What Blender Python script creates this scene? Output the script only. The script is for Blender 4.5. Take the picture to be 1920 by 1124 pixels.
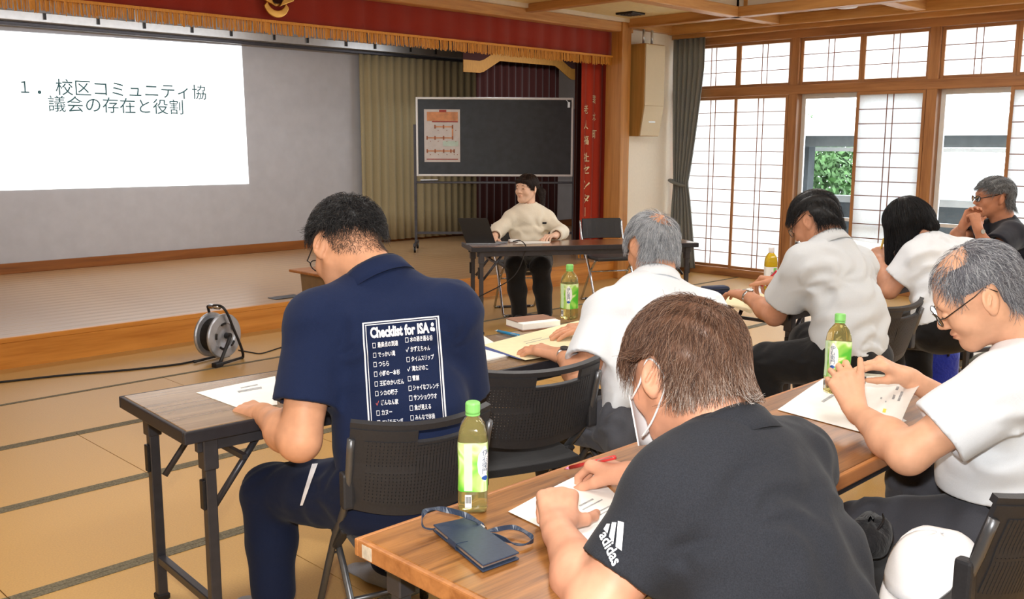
import bpy, bmesh, math, random
import numpy as np
from mathutils import Vector, Matrix
from mathutils.bvhtree import BVHTree
rnd = random.Random(7)
for o in list(bpy.data.objects):
    bpy.data.objects.remove(o, do_unlink=True)
scene = bpy.context.scene
COL = scene.collection
PI = math.pi

# ------------------------------------------------------------------ camera
CAM = np.array([0.0, 0.0, 1.5])
FPX = 1800.0                       # focal length in pixels of the 1920 px wide frame
_yaw, _pitch, _roll = 0.7847, 0.1613, 0.0037
def _axes():
    cy, sy, cp, sp = math.cos(_yaw), math.sin(_yaw), math.cos(_pitch), math.sin(_pitch)
    f = np.array([sy*cp, cy*cp, -sp]); r = np.array([cy, -sy, 0.0]); u = np.cross(r, f)
    cr, sr = math.cos(_roll), math.sin(_roll)
    return cr*r+sr*u, -sr*r+cr*u, f
CR, CU, CF = _axes()
cam_d = bpy.data.cameras.new('camera'); cam = bpy.data.objects.new('camera', cam_d); COL.objects.link(cam)
cam_d.sensor_fit = 'HORIZONTAL'; cam_d.sensor_width = 36.0; cam_d.lens = FPX/1920.0*36.0
cam_d.clip_start = 0.02; cam_d.clip_end = 300
M4 = Matrix.Identity(4)
for i in range(3):
    M4[i][0] = CR[i]; M4[i][1] = CU[i]; M4[i][2] = -CF[i]; M4[i][3] = CAM[i]
cam.matrix_world = M4
scene.camera = cam

# ------------------------------------------------------------------ world, lights, exposure
scene.view_settings.view_transform = 'Standard'
scene.view_settings.look = 'None'
scene.view_settings.gamma = 1.0
scene.view_settings.use_curve_mapping = False
scene.view_settings.exposure = 0.05
scene.cycles.max_bounces = 7; scene.cycles.diffuse_bounces = 4; scene.cycles.glossy_bounces = 3; scene.cycles.transmission_bounces = 6; scene.cycles.caustics_reflective = False; scene.cycles.caustics_refractive = False
world = bpy.data.worlds.new('overcast_sky'); scene.world = world; world.use_nodes = True
_bg = world.node_tree.nodes['Background']
_bg.inputs[0].default_value = (0.93, 0.97, 1.0, 1); _bg.inputs[1].default_value = 10.0
def area_light(name, loc, target, sx, sy, power, color=(1, 1, 1), spread=PI):
    d = bpy.data.lights.new(name, 'AREA'); d.shape = 'RECTANGLE'; d.size = sx; d.size_y = sy
    d.energy = power; d.color = color; d.spread = spread
    o = bpy.data.objects.new(name, d); COL.objects.link(o); o.location = loc
    o.rotation_euler = (Vector(target)-Vector(loc)).to_track_quat('-Z', 'Y').to_euler()
    return o
# fluorescent fixtures of the hall, set in the raised ceiling above the frame
LAMPS = [(1.0, 0.2), (1.0, 3.4), (4.0, 0.2), (4.0, 3.4), (7.0, 0.2), (7.0, 3.4)]
for (lx, ly) in LAMPS:
    area_light('hall_lamp', (lx, ly, 3.08), (lx, ly, 0), 1.2, 0.5, 36, (1.0, 0.985, 0.955))
# the photographer's flash just above the lens
_fl = bpy.data.lights.new('camera_flash', 'AREA'); _fl.shape = 'RECTANGLE'; _fl.size = 0.09; _fl.size_y = 0.05; _fl.energy = 60; _fl.color = (1, 0.98, 0.95)
_fo = bpy.data.objects.new('camera_flash', _fl); COL.objects.link(_fo)
_fo.matrix_world = Matrix.Translation(Vector(CAM+CU*0.16+CF*0.04-CR*0.03)) @ M4.to_3x3().to_4x4()
# unseen fill lights added behind the valance to raise the stage's ambient light
area_light('stage_fill', (4.5, 8.4, 2.72), (4.5, 9.2, 0), 4.0, 0.25, 40, (0.97, 0.98, 1.0))
area_light('stage_fill', (9.0, 8.5, 2.72), (9.0, 9.2, 0), 2.0, 0.25, 24, (0.97, 0.98, 1.0))

# ------------------------------------------------------------------ pixel geometry (1920 x 1124 frame)
def ray(px, py): return CF*FPX+CR*(px-960.0)-CU*(py-562.0)
def W(px, py, d):                  # point seen at a pixel, at a depth along the view axis
    v = ray(px, py); return Vector(CAM+v*(d/FPX))
def onz(px, py, z): v = ray(px, py); return Vector(CAM+v*((z-CAM[2])/v[2]))
def ony(px, py, y): v = ray(px, py); return Vector(CAM+v*(y/v[1]))
def onx(px, py, x): v = ray(px, py); return Vector(CAM+v*(x/v[0]))

# ------------------------------------------------------------------ object helpers
def tag(o, label=None, cat=None, group=None, kind=None):
    if label: o['label'] = label
    if cat: o['category'] = cat
    if group: o['group'] = group
    if kind: o['kind'] = kind
    return o
def thing(name, loc=(0, 0, 0), rz=0.0, label=None, cat=None, group=None, kind=None):
    o = bpy.data.objects.new(name, None); COL.objects.link(o); o.empty_display_size = 0.05
    o.location = loc; o.rotation_euler = (0, 0, rz)
    return tag(o, label, cat, group, kind)
def link(name, me, material=None, parent=None, smooth=False):
    o = bpy.data.objects.new(name, me); COL.objects.link(o)
    if material is not None and len(me.materials) == 0: me.materials.append(material)
    if smooth: me.polygons.foreach_set('use_smooth', [True]*len(me.polygons))
    if parent is not None: o.parent = parent
    return o
class MB:                                         # collects shapes, builds ONE mesh object
    def __init__(s): s.v = []; s.f = []
    def add(s, vs, fs):
        n = len(s.v); s.v += [tuple(v) for v in vs]; s.f += [tuple(i+n for i in f) for f in fs]; return s
    def box(s, lo, hi):
        (a, b, c), (d, e, f) = lo, hi
        return s.add([(a,b,c),(d,b,c),(d,e,c),(a,e,c),(a,b,f),(d,b,f),(d,e,f),(a,e,f)],
                     [(3,2,1,0),(4,5,6,7),(0,1,5,4),(1,2,6,5),(2,3,7,6),(3,0,4,7)])
    def bar(s, p, q, w, h, up=(0, 0, 1)):         # box section w x h from p to q
        p, q = Vector(p), Vector(q); d = (q-p).normalized(); up = Vector(up)
        if abs(d.dot(up)) > 0.98: up = Vector((0, 1, 0)) if abs(d.y) < 0.9 else Vector((1, 0, 0))
        x = d.cross(up).normalized()*(w/2); y = x.cross(d).normalized()*(h/2)
        vs = [p-x-y, p+x-y, p+x+y, p-x+y, q-x-y, q+x-y, q+x+y, q-x+y]
        return s.add(vs, [(0,1,2,3),(7,6,5,4),(1,0,4,5),(2,1,5,6),(3,2,6,7),(0,3,7,4)])
    def tube(s, pts, r, n=8, caps=True, radii=None):
        pts = [Vector(p) for p in pts]; m = len(pts); base = []
        ref = None
        for i, p in enumerate(pts):
            t = (pts[min(i+1, m-1)]-pts[max(i-1, 0)]).normalized()
            if ref is None:
                ref = Vector((0, 0, 1)) if abs(t.z) < 0.9 else Vector((1, 0, 0))
            x = (ref-t*ref.dot(t)).normalized(); ref = x; y = t.cross(x)
            rr = radii[i] if radii else r
            base += [p+(x*math.cos(2*PI*k/n)+y*math.sin(2*PI*k/n))*rr for k in range(n)]
        fs = []
        for i in range(m-1):
            for k in range(n):
                a, b = i*n+k, i*n+(k+1) % n
                fs.append((a, b, b+n, a+n))
        if caps: fs += [tuple(range(n-1, -1, -1)), tuple((m-1)*n+k for k in range(n))]
        return s.add(base, fs)
    def lathe(s, prof, n=24, square=0.0, axis=None):      # prof: (radius, z); square -> rounded-square section
        vs = []; m = len(prof)
        for (r, z) in prof:
            for k in range(n):
                a = 2*PI*(k+0.5)/n; c, sn = math.cos(a), math.sin(a)
                if square:
                    e = 2.0/(2.0+square*6); q = (abs(c)**(2/e)+abs(sn)**(2/e))**(-e/2)
                    q = q*(1-0.11*square*2)
                else: q = 1.0
                vs.append((r*c*q, r*sn*q, z))
        fs = []
        for i in range(m-1):
            for k in range(n):
                a, b = i*n+k, i*n+(k+1) % n
                fs.append((a, b, b+n, a+n))
        if prof[0][0] > 1e-6: fs.append(tuple(range(n-1, -1, -1)))
        if prof[-1][0] > 1e-6: fs.append(tuple((m-1)*n+k for k in range(n)))
        return s.add(vs, fs)
    def prism(s, poly, ext):                      # poly: 3D points in a plane, ext: vector
        poly = [Vector(p) for p in poly]; e = Vector(ext); n = len(poly)
        vs = poly+[p+e for p in poly]
        fs = [tuple(range(n-1, -1, -1)), tuple(range(n, 2*n))]+[(i, (i+1) % n, (i+1) % n+n, i+n) for i in range(n)]
        return s.add(vs, fs)
    def sheet(s, grid, thick=0.0, normal=None):   # grid[i][j] points; with thickness -> closed slab
        a = [[Vector(p) for p in row] for row in grid]; m, n = len(a), len(a[0])
        vs = [p for row in a for p in row]; fs = []
        if not thick:
            for i in range(m-1):
                for j in range(n-1): fs.append((i*n+j, i*n+j+1, (i+1)*n+j+1, (i+1)*n+j))
            return s.add(vs, fs)
        back = []
        for i in range(m):
            for j in range(n):
                if normal is not None: nn = Vector(normal)
                else:
                    du = a[min(i+1, m-1)][j]-a[max(i-1, 0)][j]; dv = a[i][min(j+1, n-1)]-a[i][max(j-1, 0)]
                    nn = du.cross(dv).normalized()
                back.append(a[i][j]+nn*thick)
        N = m*n; vs = vs+back
        for i in range(m-1):
            for j in range(n-1):
                q = (i*n+j, i*n+j+1, (i+1)*n+j+1, (i+1)*n+j)
                fs.append(q); fs.append(tuple(k+N for k in reversed(q)))
        for i in range(m-1):
            for j in (0, n-1):
                q = (i*n+j, (i+1)*n+j, (i+1)*n+j+N, i*n+j+N); fs.append(q if j == 0 else tuple(reversed(q)))
        for j in range(n-1):
            for i in (0, m-1):
                q = (i*n+j, i*n+j+N, i*n+j+1+N, i*n+j+1); fs.append(q if i == 0 else tuple(reversed(q)))
        return s.add(vs, fs)
    def xform(s, m):
        s.v = [tuple(m @ Vector(v)) for v in s.v]; return s
    def mesh(s, name, bevel=0.0, seg=1, fix=True):
        me = bpy.data.meshes.new(name); me.from_pydata(s.v, [], s.f)
        bm = bmesh.new(); bm.from_mesh(me)
        if fix: bmesh.ops.recalc_face_normals(bm, faces=bm.faces)
        if bevel:
            es = [e for e in bm.edges if len(e.link_faces) == 2 and e.calc_face_angle(0) > 0.6]
            bmesh.ops.bevel(bm, geom=es, offset=bevel, segments=seg, affect='EDGES', profile=0.6, clamp_overlap=True)
        bm.to_mesh(me); bm.free(); return me
    def build(s, name, material, parent=None, bevel=0.0, seg=1, smooth=False, fix=True):
        return link(name, s.mesh(name, bevel, seg, fix), material, parent, smooth)
def smooth_path(pts, n=6):                        # Catmull-Rom through points
    P = [Vector(p) for p in pts]; out = []
    for i in range(len(P)-1):
        p0, p1, p2, p3 = P[max(i-1, 0)], P[i], P[i+1], P[min(i+2, len(P)-1)]
        for k in range(n):
            t = k/n
            out.append(0.5*((2*p1)+(p2-p0)*t+(2*p0-5*p1+4*p2-p3)*t*t+(3*p1-p0-3*p2+p3)*t**3))
    out.append(P[-1]); return out
def copy_tree(o, parent=None):
    c = o.copy(); COL.objects.link(c)
    if parent is not None: c.parent = parent
    for ch in list(o.children): copy_tree(ch, c)
    return c

# ------------------------------------------------------------------ materials (all node based)
def _new(name):
    m = bpy.data.materials.new(name); m.use_nodes = True; nt = m.node_tree
    return m, nt, nt.nodes['Principled BSDF'], nt.nodes, nt.links
def _coords(N, L, scale=(1, 1, 1), kind='Object', rot=(0, 0, 0)):
    tc = N.new('ShaderNodeTexCoord'); mp = N.new('ShaderNodeMapping')
    mp.inputs['Scale'].default_value = scale; mp.inputs['Rotation'].default_value = rot
    L.new(tc.outputs[kind], mp.inputs['Vector']); return mp.outputs['Vector']
def _ramp(N, L, fac, stops):
    r = N.new('ShaderNodeValToRGB'); e = r.color_ramp.elements
    e[0].position, e[0].color = stops[0][0], (*stops[0][1], 1)
    e[1].position, e[1].color = stops[-1][0], (*stops[-1][1], 1)
    for p, c in stops[1:-1]:
        x = e.new(p); x.color = (*c, 1)
    L.new(fac, r.inputs['Fac']); return r.outputs['Color']
def _bump(N, L, b, h, strength, dist):
    bp = N.new('ShaderNodeBump'); bp.inputs['Strength'].default_value = strength; bp.inputs['Distance'].default_value = dist
    L.new(h, bp.inputs['Height']); L.new(bp.outputs['Normal'], b.inputs['Normal'])
def srgb(r, g, b): return tuple(((c/255)/12.92 if c/255 <= .04045 else ((c/255+.055)/1.055)**2.4) for c in (r, g, b))
def mat(name, col, rough=0.5, metal=0.0, var=0.08, nscale=30, bump=0.0, bdist=0.002, spec=0.5, coat=0.0, sheen=0.0, aniso=(1, 1, 1), trans=0.0, ior=1.45, alpha=1.0):
    m, nt, b, N, L = _new(name)
    v = _coords(N, L, aniso)
    nz = N.new('ShaderNodeTexNoise'); nz.inputs['Scale'].default_value = nscale; nz.inputs['Detail'].default_value = 4
    L.new(v, nz.inputs['Vector'])
    lo = tuple(max(0, c*(1-var)) for c in col); hi = tuple(min(1, c*(1+var)) for c in col)
    L.new(_ramp(N, L, nz.outputs['Fac'], [(0.3, lo), (0.7, hi)]), b.inputs['Base Color'])
    b.inputs['Roughness'].default_value = rough; b.inputs['Metallic'].default_value = metal
    b.inputs['Specular IOR Level'].default_value = spec
    b.inputs['Coat Weight'].default_value = coat; b.inputs['Sheen Weight'].default_value = sheen
    b.inputs['Transmission Weight'].default_value = trans; b.inputs['IOR'].default_value = ior; b.inputs['Alpha'].default_value = alpha
    if bump: _bump(N, L, b, nz.outputs['Fac'], bump, bdist)
    return m
def wood(name, c1, c2, axis='X', scale=1.0, rough=0.4, coat=0.0, bump=0.05, ring=2.0, spec=0.5):
    m, nt, b, N, L = _new(name)
    s = {'X': (0.6, 9, 9), 'Y': (9, 0.6, 9), 'Z': (9, 9, 0.6)}[axis]
    v = _coords(N, L, tuple(k*scale for k in s))
    nz = N.new('ShaderNodeTexNoise'); nz.inputs['Scale'].default_value = 1.6; nz.inputs['Detail'].default_value = 6; nz.inputs['Distortion'].default_value = 0.6
    n2 = N.new('ShaderNodeTexNoise'); n2.inputs['Scale'].default_value = 9.0; n2.inputs['Detail'].default_value = 3
    L.new(v, nz.inputs['Vector']); L.new(v, n2.inputs['Vector'])
    mx = N.new('ShaderNodeMath'); mx.operation = 'MULTIPLY_ADD'; mx.inputs[1].default_value = 0.35
    L.new(n2.outputs['Fac'], mx.inputs[0]); L.new(nz.outputs['Fac'], mx.inputs[2])
    mid = tuple((a+c)/2 for a, c in zip(c1, c2))
    L.new(_ramp(N, L, mx.outputs[0], [(0.45, c1), (0.62, mid), (0.85, c2)]), b.inputs['Base Color'])
    b.inputs['Roughness'].default_value = rough; b.inputs['Coat Weight'].default_value = coat; b.inputs['Coat Roughness'].default_value = 0.15
    b.inputs['Specular IOR Level'].default_value = spec
    if bump: _bump(N, L, b, mx.outputs[0], bump, 0.002)
    return m
def weave(name, col, rough=0.9, var=0.10, scale=400, bump=0.25, fold=0.0, sheen=0.15, spec=0.2, foldscale=5.0):
    m, nt, b, N, L = _new(name)
    v = _coords(N, L)
    nz = N.new('ShaderNodeTexNoise'); nz.inputs['Scale'].default_value = scale; nz.inputs['Detail'].default_value = 2; L.new(v, nz.inputs['Vector'])
    n2 = N.new('ShaderNodeTexNoise'); n2.inputs['Scale'].default_value = foldscale; n2.inputs['Detail'].default_value = 3; n2.inputs['Distortion'].default_value = 1.2
    L.new(v, n2.inputs['Vector'])
    lo = tuple(c*(1-var) for c in col); hi = tuple(min(1, c*(1+var)) for c in col)
    L.new(_ramp(N, L, nz.outputs['Fac'], [(0.3, lo), (0.7, hi)]), b.inputs['Base Color'])
    b.inputs['Roughness'].default_value = rough; b.inputs['Sheen Weight'].default_value = sheen; b.inputs['Specular IOR Level'].default_value = spec
    bp = N.new('ShaderNodeBump'); bp.inputs['Strength'].default_value = bump; bp.inputs['Distance'].default_value = 0.0006
    L.new(nz.outputs['Fac'], bp.inputs['Height'])
    if fold:
        b2 = N.new('ShaderNodeBump'); b2.inputs['Strength'].default_value = fold; b2.inputs['Distance'].default_value = 0.02
        L.new(n2.outputs['Fac'], b2.inputs['Height']); L.new(b2.outputs['Normal'], bp.inputs['Normal'])
    L.new(bp.outputs['Normal'], b.inputs['Normal'])
    return m
def paper_translucent(name, col, t=0.6):
    m, nt, b, N, L = _new(name)
    v = _coords(N, L); nz = N.new('ShaderNodeTexNoise'); nz.inputs['Scale'].default_value = 60; nz.inputs['Detail'].default_value = 5; L.new(v, nz.inputs['Vector'])
    c = _ramp(N, L, nz.outputs['Fac'], [(0.3, tuple(k*0.95 for k in col)), (0.7, col)])
    tr = N.new('ShaderNodeBsdfTranslucent'); df = N.new('ShaderNodeBsdfDiffuse'); mx = N.new('ShaderNodeMixShader'); mx.inputs[0].default_value = t
    L.new(c, tr.inputs[0]); L.new(c, df.inputs[0]); L.new(df.outputs[0], mx.inputs[1]); L.new(tr.outputs[0], mx.inputs[2])
    L.new(mx.outputs[0], N['Material Output'].inputs[0]); return m
def glow(name, col, strength):
    m, nt, b, N, L = _new(name)
    b.inputs['Base Color'].default_value = (*col, 1); b.inputs['Emission Color'].default_value = (*col, 1); b.inputs['Emission Strength'].default_value = strength
    return m
def thin_glass(name):
    m, nt, b, N, L = _new(name)
    tp = N.new('ShaderNodeBsdfTransparent'); tp.inputs[0].default_value = (0.97, 0.99, 1, 1)
    gl = N.new('ShaderNodeBsdfGlossy'); gl.inputs['Roughness'].default_value = 0.02
    fr = N.new('ShaderNodeFresnel'); fr.inputs[0].default_value = 1.3; mx = N.new('ShaderNodeMixShader')
    L.new(fr.outputs[0], mx.inputs[0]); L.new(tp.outputs[0], mx.inputs[1]); L.new(gl.outputs[0], mx.inputs[2])
    L.new(mx.outputs[0], N['Material Output'].inputs[0]); return m
def text_mesh(body, size, spacing=1.0, offset=0.0, align='LEFT', line=1.0, extrude=0.0):
    cu = bpy.data.curves.new('lettering', 'FONT'); cu.body = body; cu.size = size; cu.space_character = spacing
    cu.offset = offset; cu.align_x = align; cu.space_line = line; cu.extrude = extrude; cu.resolution_u = 3; cu.fill_mode = 'FRONT' if not extrude else 'BOTH'
    ob = bpy.data.objects.new('lettering', cu); COL.objects.link(ob)
    dg = bpy.context.evaluated_depsgraph_get()
    me = bpy.data.meshes.new_from_object(ob.evaluated_get(dg)); me.materials.clear()
    bpy.data.objects.remove(ob); bpy.data.curves.remove(cu); return me

# ================================================================== SETTING
Y0, X0, ZS, YB = 6.81, 9.52, 0.205, 10.2       # stage front, window wall, stage height, stage back wall
M = {}
M['tatami'] = weave('tatami_straw', srgb(196, 154, 90), rough=0.46, var=0.07, scale=160, bump=0.2, sheen=0.0, spec=0.5)
M['tatami_border'] = mat('tatami_border_cloth', srgb(112, 104, 84), 0.85, var=0.45, nscale=140, bump=0.2)
M['slab'] = mat('sub_floor', srgb(120, 100, 70), 0.8)
M['beam'] = wood('beam_wood', srgb(178, 122, 66), srgb(214, 164, 104), 'X', 1.0, 0.45)
M['beam_y'] = wood('beam_wood_y', srgb(160, 106, 52), srgb(200, 148, 86), 'Y', 1.0, 0.45)
M['beam_z'] = wood('beam_wood_z', srgb(166, 110, 48), srgb(204, 146, 76), 'Z', 1.0, 0.45)
M['frame_wood'] = wood('window_wood', srgb(138, 90, 52), srgb(182, 130, 82), 'Z', 1.0, 0.5)
M['frame_wood_y'] = wood('window_wood_y', srgb(138, 90, 52), srgb(178, 126, 78), 'Y', 1.0, 0.5)
M['muntin'] = wood('muntin_wood', srgb(96, 52, 32), srgb(132, 80, 50), 'Z', 2.0, 0.5, bump=0)
M['shoji'] = paper_translucent('shoji_paper', (0.93, 0.95, 0.96), 0.62)
M['fascia'] = wood('stage_fascia_wood', srgb(180, 112, 40), srgb(214, 146, 66), 'X', 0.8, 0.35)
M['stage_floor'] = wood('stage_floor_wood', srgb(158, 120, 84), srgb(194, 158, 116), 'X', 0.7, 0.28, coat=0.25, bump=0.02)
M['baseboard'] = wood('baseboard_wood', srgb(120, 68, 24), srgb(158, 96, 40), 'X', 0.8, 0.5)
M['stage_wall'] = mat('stage_wall_cloth', srgb(190, 192, 198), 0.9, var=0.04, nscale=8, bump=0.1)
M['plaster'] = mat('cream_plaster', srgb(246, 240, 226), 0.9, var=0.02, nscale=40, bump=0.1)
M['ceil'] = mat('pale_ceiling_board', srgb(226, 208, 158), 0.85, var=0.04, nscale=20)
M['ceil_white'] = mat('white_ceiling', srgb(226, 214, 196), 0.9, var=0.03, nscale=20)
M['red'] = weave('red_velvet', srgb(150, 46, 32), rough=0.85, var=0.12, scale=260, bump=0.2, sheen=0.3)
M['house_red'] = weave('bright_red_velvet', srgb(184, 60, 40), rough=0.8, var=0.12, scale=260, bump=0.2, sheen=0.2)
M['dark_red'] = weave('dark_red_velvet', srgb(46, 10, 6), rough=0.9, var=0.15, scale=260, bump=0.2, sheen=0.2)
M['gold'] = mat('gold_fringe_yarn', srgb(212, 146, 58), 0.55, var=0.25, nscale=90, aniso=(6, 6, 0.3), spec=0.4)
M['gold_dull'] = mat('gold_band_cloth', srgb(150, 104, 40), 0.7, var=0.25, nscale=60, aniso=(6, 6, 0.3))
M['gold_metal'] = mat('gilded_metal', srgb(226, 178, 96), 0.3, 0.9, var=0.08, nscale=14)
M['gold_letter'] = mat('gold_embroidery', srgb(255, 248, 214), 0.5, 0.0, var=0.08, nscale=60)
M['olive'] = weave('olive_curtain_cloth', srgb(172, 160, 126), rough=0.9, var=0.10, scale=200, bump=0.2)
M['grey_curtain'] = weave('grey_curtain_cloth', srgb(126, 130, 130), rough=0.9, var=0.15, scale=200, bump=0.2)
M['alu'] = mat('aluminium', srgb(205, 208, 210), 0.35, 0.85, var=0.05, nscale=20)
M['alu_white'] = mat('pale_sash_aluminium', srgb(228, 230, 230), 0.45, 0.2, var=0.03, nscale=20)
M['steel'] = mat('chromed_steel', srgb(190, 192, 196), 0.18, 1.0, var=0.04, nscale=20)
M['dark_steel'] = mat('dark_grey_steel', srgb(74, 74, 80), 0.38, 0.55, var=0.10, nscale=26)
M['black'] = mat('black_plastic', srgb(30, 30, 33), 0.42, var=0.2, nscale=60, bump=0.05)
M['rubber'] = mat('black_rubber', srgb(26, 24, 24), 0.6, var=0.2, nscale=60)
M['glass'] = thin_glass('window_glass')
M['white'] = mat('white_paint', srgb(240, 240, 238), 0.5, var=0.03, nscale=30)
M['diffuser'] = mat('lamp_diffuser', srgb(226, 236, 224), 0.6, var=0.02, nscale=20)

# ---- floor: tatami mats with cloth borders
floor = MB().box((-2.2, -2.6, -0.12), (X0+0.1, Y0+0.02, -0.03)).build('floor', M['slab']); tag(floor, kind='structure')
TW, TL, BW = 0.87, 1.74, 0.034
mat_me = MB().box((0.002, 0.002, -0.03), (TL-0.002, TW-0.002, 0.0)).mesh('tatami_mat'); mat_me.materials.append(M['tatami'])
bor_me = MB().box((0.002, 0.002, -0.002), (TL-0.002, BW, 0.0022)).mesh('cloth_border'); bor_me.materials.append(M['tatami_border'])
row = 0; y = 5.88
def lay_row(y0, w, xs):
    for x0, L_ in xs:
        if w > 0.8 and abs(L_-TL) < 0.01:
            o = link('tatami_mat', mat_me, parent=floor); o.location = (x0, y0, 0)
            b = link('cloth_border', bor_me, parent=o)
            b2 = link('cloth_border', bor_me, parent=o); b2.location = (0, TW-BW, 0)
rows = [5.88-TW*k for k in range(0, 9)]
for k, y in enumerate(rows):
    off = 0.93 - (TL if True else 0) - (TW if k % 2 else 0) - TL
    lay_row(y-TW, TW, [(off+TL*i, TL) for i in range(0, 8) if off+TL*i < X0-0.3 and off+TL*i > -2.6])
# plain boards between the mats and the stage
apron = MB().box((-2.2, 5.884, -0.03), (X0, Y0, 0.0)).build('tatami_mat', M['tatami'], floor)

# ---- stage
sf = MB().box((-2.6, Y0, -0.02), (12.2, YB+0.2, ZS-0.02)).build('stage_base', M['fascia']); tag(sf, kind='structure')
pw = (YB-Y0)/24
st = thing('stage_floor', kind='structure')
pl_me = MB().box((-2.6, 0.0008, ZS-0.02), (12.2, pw-0.0008, ZS)).mesh('plank', bevel=0.0008); pl_me.materials.append(M['stage_floor'])
for i in range(24):
    p = link('plank', pl_me, parent=st); p.location = (((i*7919) % 13)*0.21*0, Y0+i*pw, 0)
nos = MB().box((-2.6, Y0-0.012, ZS-0.03), (8.45, Y0+0.03, ZS+0.004)).build('trim_1', M['fascia'], bevel=0.003); tag(nos, kind='structure')
fj = MB()
fasc = MB().box((-2.6, Y0-0.006, 0.0), (8.45, Y0+0.01, ZS-0.03)).build('trim_2', M['fascia']); tag(fasc, kind='structure')
wb = MB().box((-2.6, YB, ZS), (12.2, YB+0.12, 3.0)).build('wall_stage_back', M['stage_wall']); tag(wb, kind='structure')
bb = MB().box((-2.6, YB-0.03, ZS), (12.2, YB, ZS+0.105)).build('baseboard_stage', M['baseboard'], bevel=0.004); tag(bb, kind='structure')
ws = MB().box((12.2, Y0, 0), (12.3, YB+0.1, 3.0)).build('wall_stage_right', M['stage_wall']); tag(ws, kind='structure')
ws = MB().box((-2.7, Y0, 0), (-2.6, YB+0.1, 3.0)).build('wall_stage_left', M['stage_wall']); tag(ws, kind='structure')
sc_ = MB().box((-2.6, Y0+0.12, 2.86), (12.2, YB+0.1, 2.95)).build('ceiling_stage', M['ceil_white']); tag(sc_, kind='structure')
# recessed light over the stage
p1, p2, p3, p4 = onz(37, 17, 2.84), onz(62, 32, 2.84), onz(400, 65, 2.84), onz(445, 53, 2.84)
lf = thing('stage_ceiling_light', ((p2.x+p3.x)/2, (p1.y+p2.y)/2, 2.86), label='long pale light panel in the stage ceiling above the projected slide', cat='ceiling light')
hx, hy = (p3.x-p2.x)/2, 0.24
MB().box((-hx, -hy, -0.03), (hx, hy, -0.012)).build('diffuser', M['diffuser'], lf, bevel=0.004)
fr = MB()
for a, b_ in (((-hx-0.03, -hy-0.03, -0.035), (hx+0.03, -hy, -0.0005)), ((-hx-0.03, hy, -0.035), (hx+0.03, hy+0.03, -0.0005)), ((-hx-0.03, -hy, -0.035), (-hx, hy, -0.0005)), ((hx, -hy, -0.035), (hx+0.03, hy, -0.0005))): fr.box(a, b_)
fr.build('frame', M['ceil_white'], lf)
# curtain rails along the stage back wall
rl = thing('curtain_rail', (0, 0, 0), label='double grey metal curtain rail above the projected slide', cat='curtain rail')
MB().box((1.0, YB-0.16, 2.645), (9.6, YB-0.10, 2.735)).build('rail', M['alu'], rl, bevel=0.006)
MB().box((1.0, YB-0.13, 2.60), (9.6, YB-0.06, 2.635)).build('rail', M['dark_steel'], rl, bevel=0.006)
hk = MB().box((-0.012, -0.012, -0.03), (0.012, 0.012, 0.03)).mesh('hook'); hk.materials.append(M['black'])
for i in range(14):
    o = link('hook', hk, parent=rl); o.location = (2.6+i*0.5+0.08*math.sin(i*3.1), YB-0.165, 2.70)
for i in range(6): MB().box((1.4+i*1.55, YB-0.14, 2.73), (1.43+i*1.55, YB-0.06, 2.859)).build('hanger', M['alu'], rl)

# ---- projected slide with its writing, on the stage back wall
sl = thing('projected_slide', (0, YB-0.004, 0), label='bright white projected slide with Japanese title on the stage wall', cat='slide')
M['slide'] = glow('slide_light', (0.97, 0.99, 1.0), 1.25)
M['slide_ink'] = mat('slide_ink', srgb(70, 112, 120), 0.8)
yy = 0.0
def onslide(px, py): v = ony(px, py, YB-0.006); return v
c1, c2, c3, c4 = onslide(-60, 53.5), onslide(453, 86), onslide(467, 345), onslide(-60, 359.5)
MB().prism([(c1.x, -0.001, c1.z), (c4.x, -0.001, c4.z), (c3.x, -0.001, c3.z), (c2.x, -0.001, c2.z)], (0, 0.002, 0)).build('slide_area', M['slide'], sl)
def slide_text(body, a, b_, hpx):
    n = len(body); A, B, T = onslide(*a), onslide(*b_), onslide(a[0], a[1]-hpx); pitch = (B-A)/n
    for i, ch in enumerate(body):
        me = text_mesh(ch, 1.0, offset=0.003); hz = T.z-A.z; P0 = A+pitch*i
        small = 0.80 if ch in 'ュィ' else 1.0
        for v in me.vertices:
            v.co = Vector((P0.x+pitch.x*(0.5+(v.co.x-0.5)*1.0), -0.004, P0.z+(v.co.y+0.08)*hz))
        link('character', me, M['slide_ink'], sl)
slide_text('１', (32, 176), (62, 177), 30)
MB().tube([(onslide(74, 173).x, -0.003, onslide(74, 173).z), (onslide(74, 173).x, -0.0045, onslide(74, 173).z)], 0.018, 12).build('full_stop', M['slide_ink'], sl)
slide_text('校区コミュニティ協', (104, 178), (388, 187), 33)
slide_text('議会の存在と役割', (90, 209), (346, 215), 33)

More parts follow.
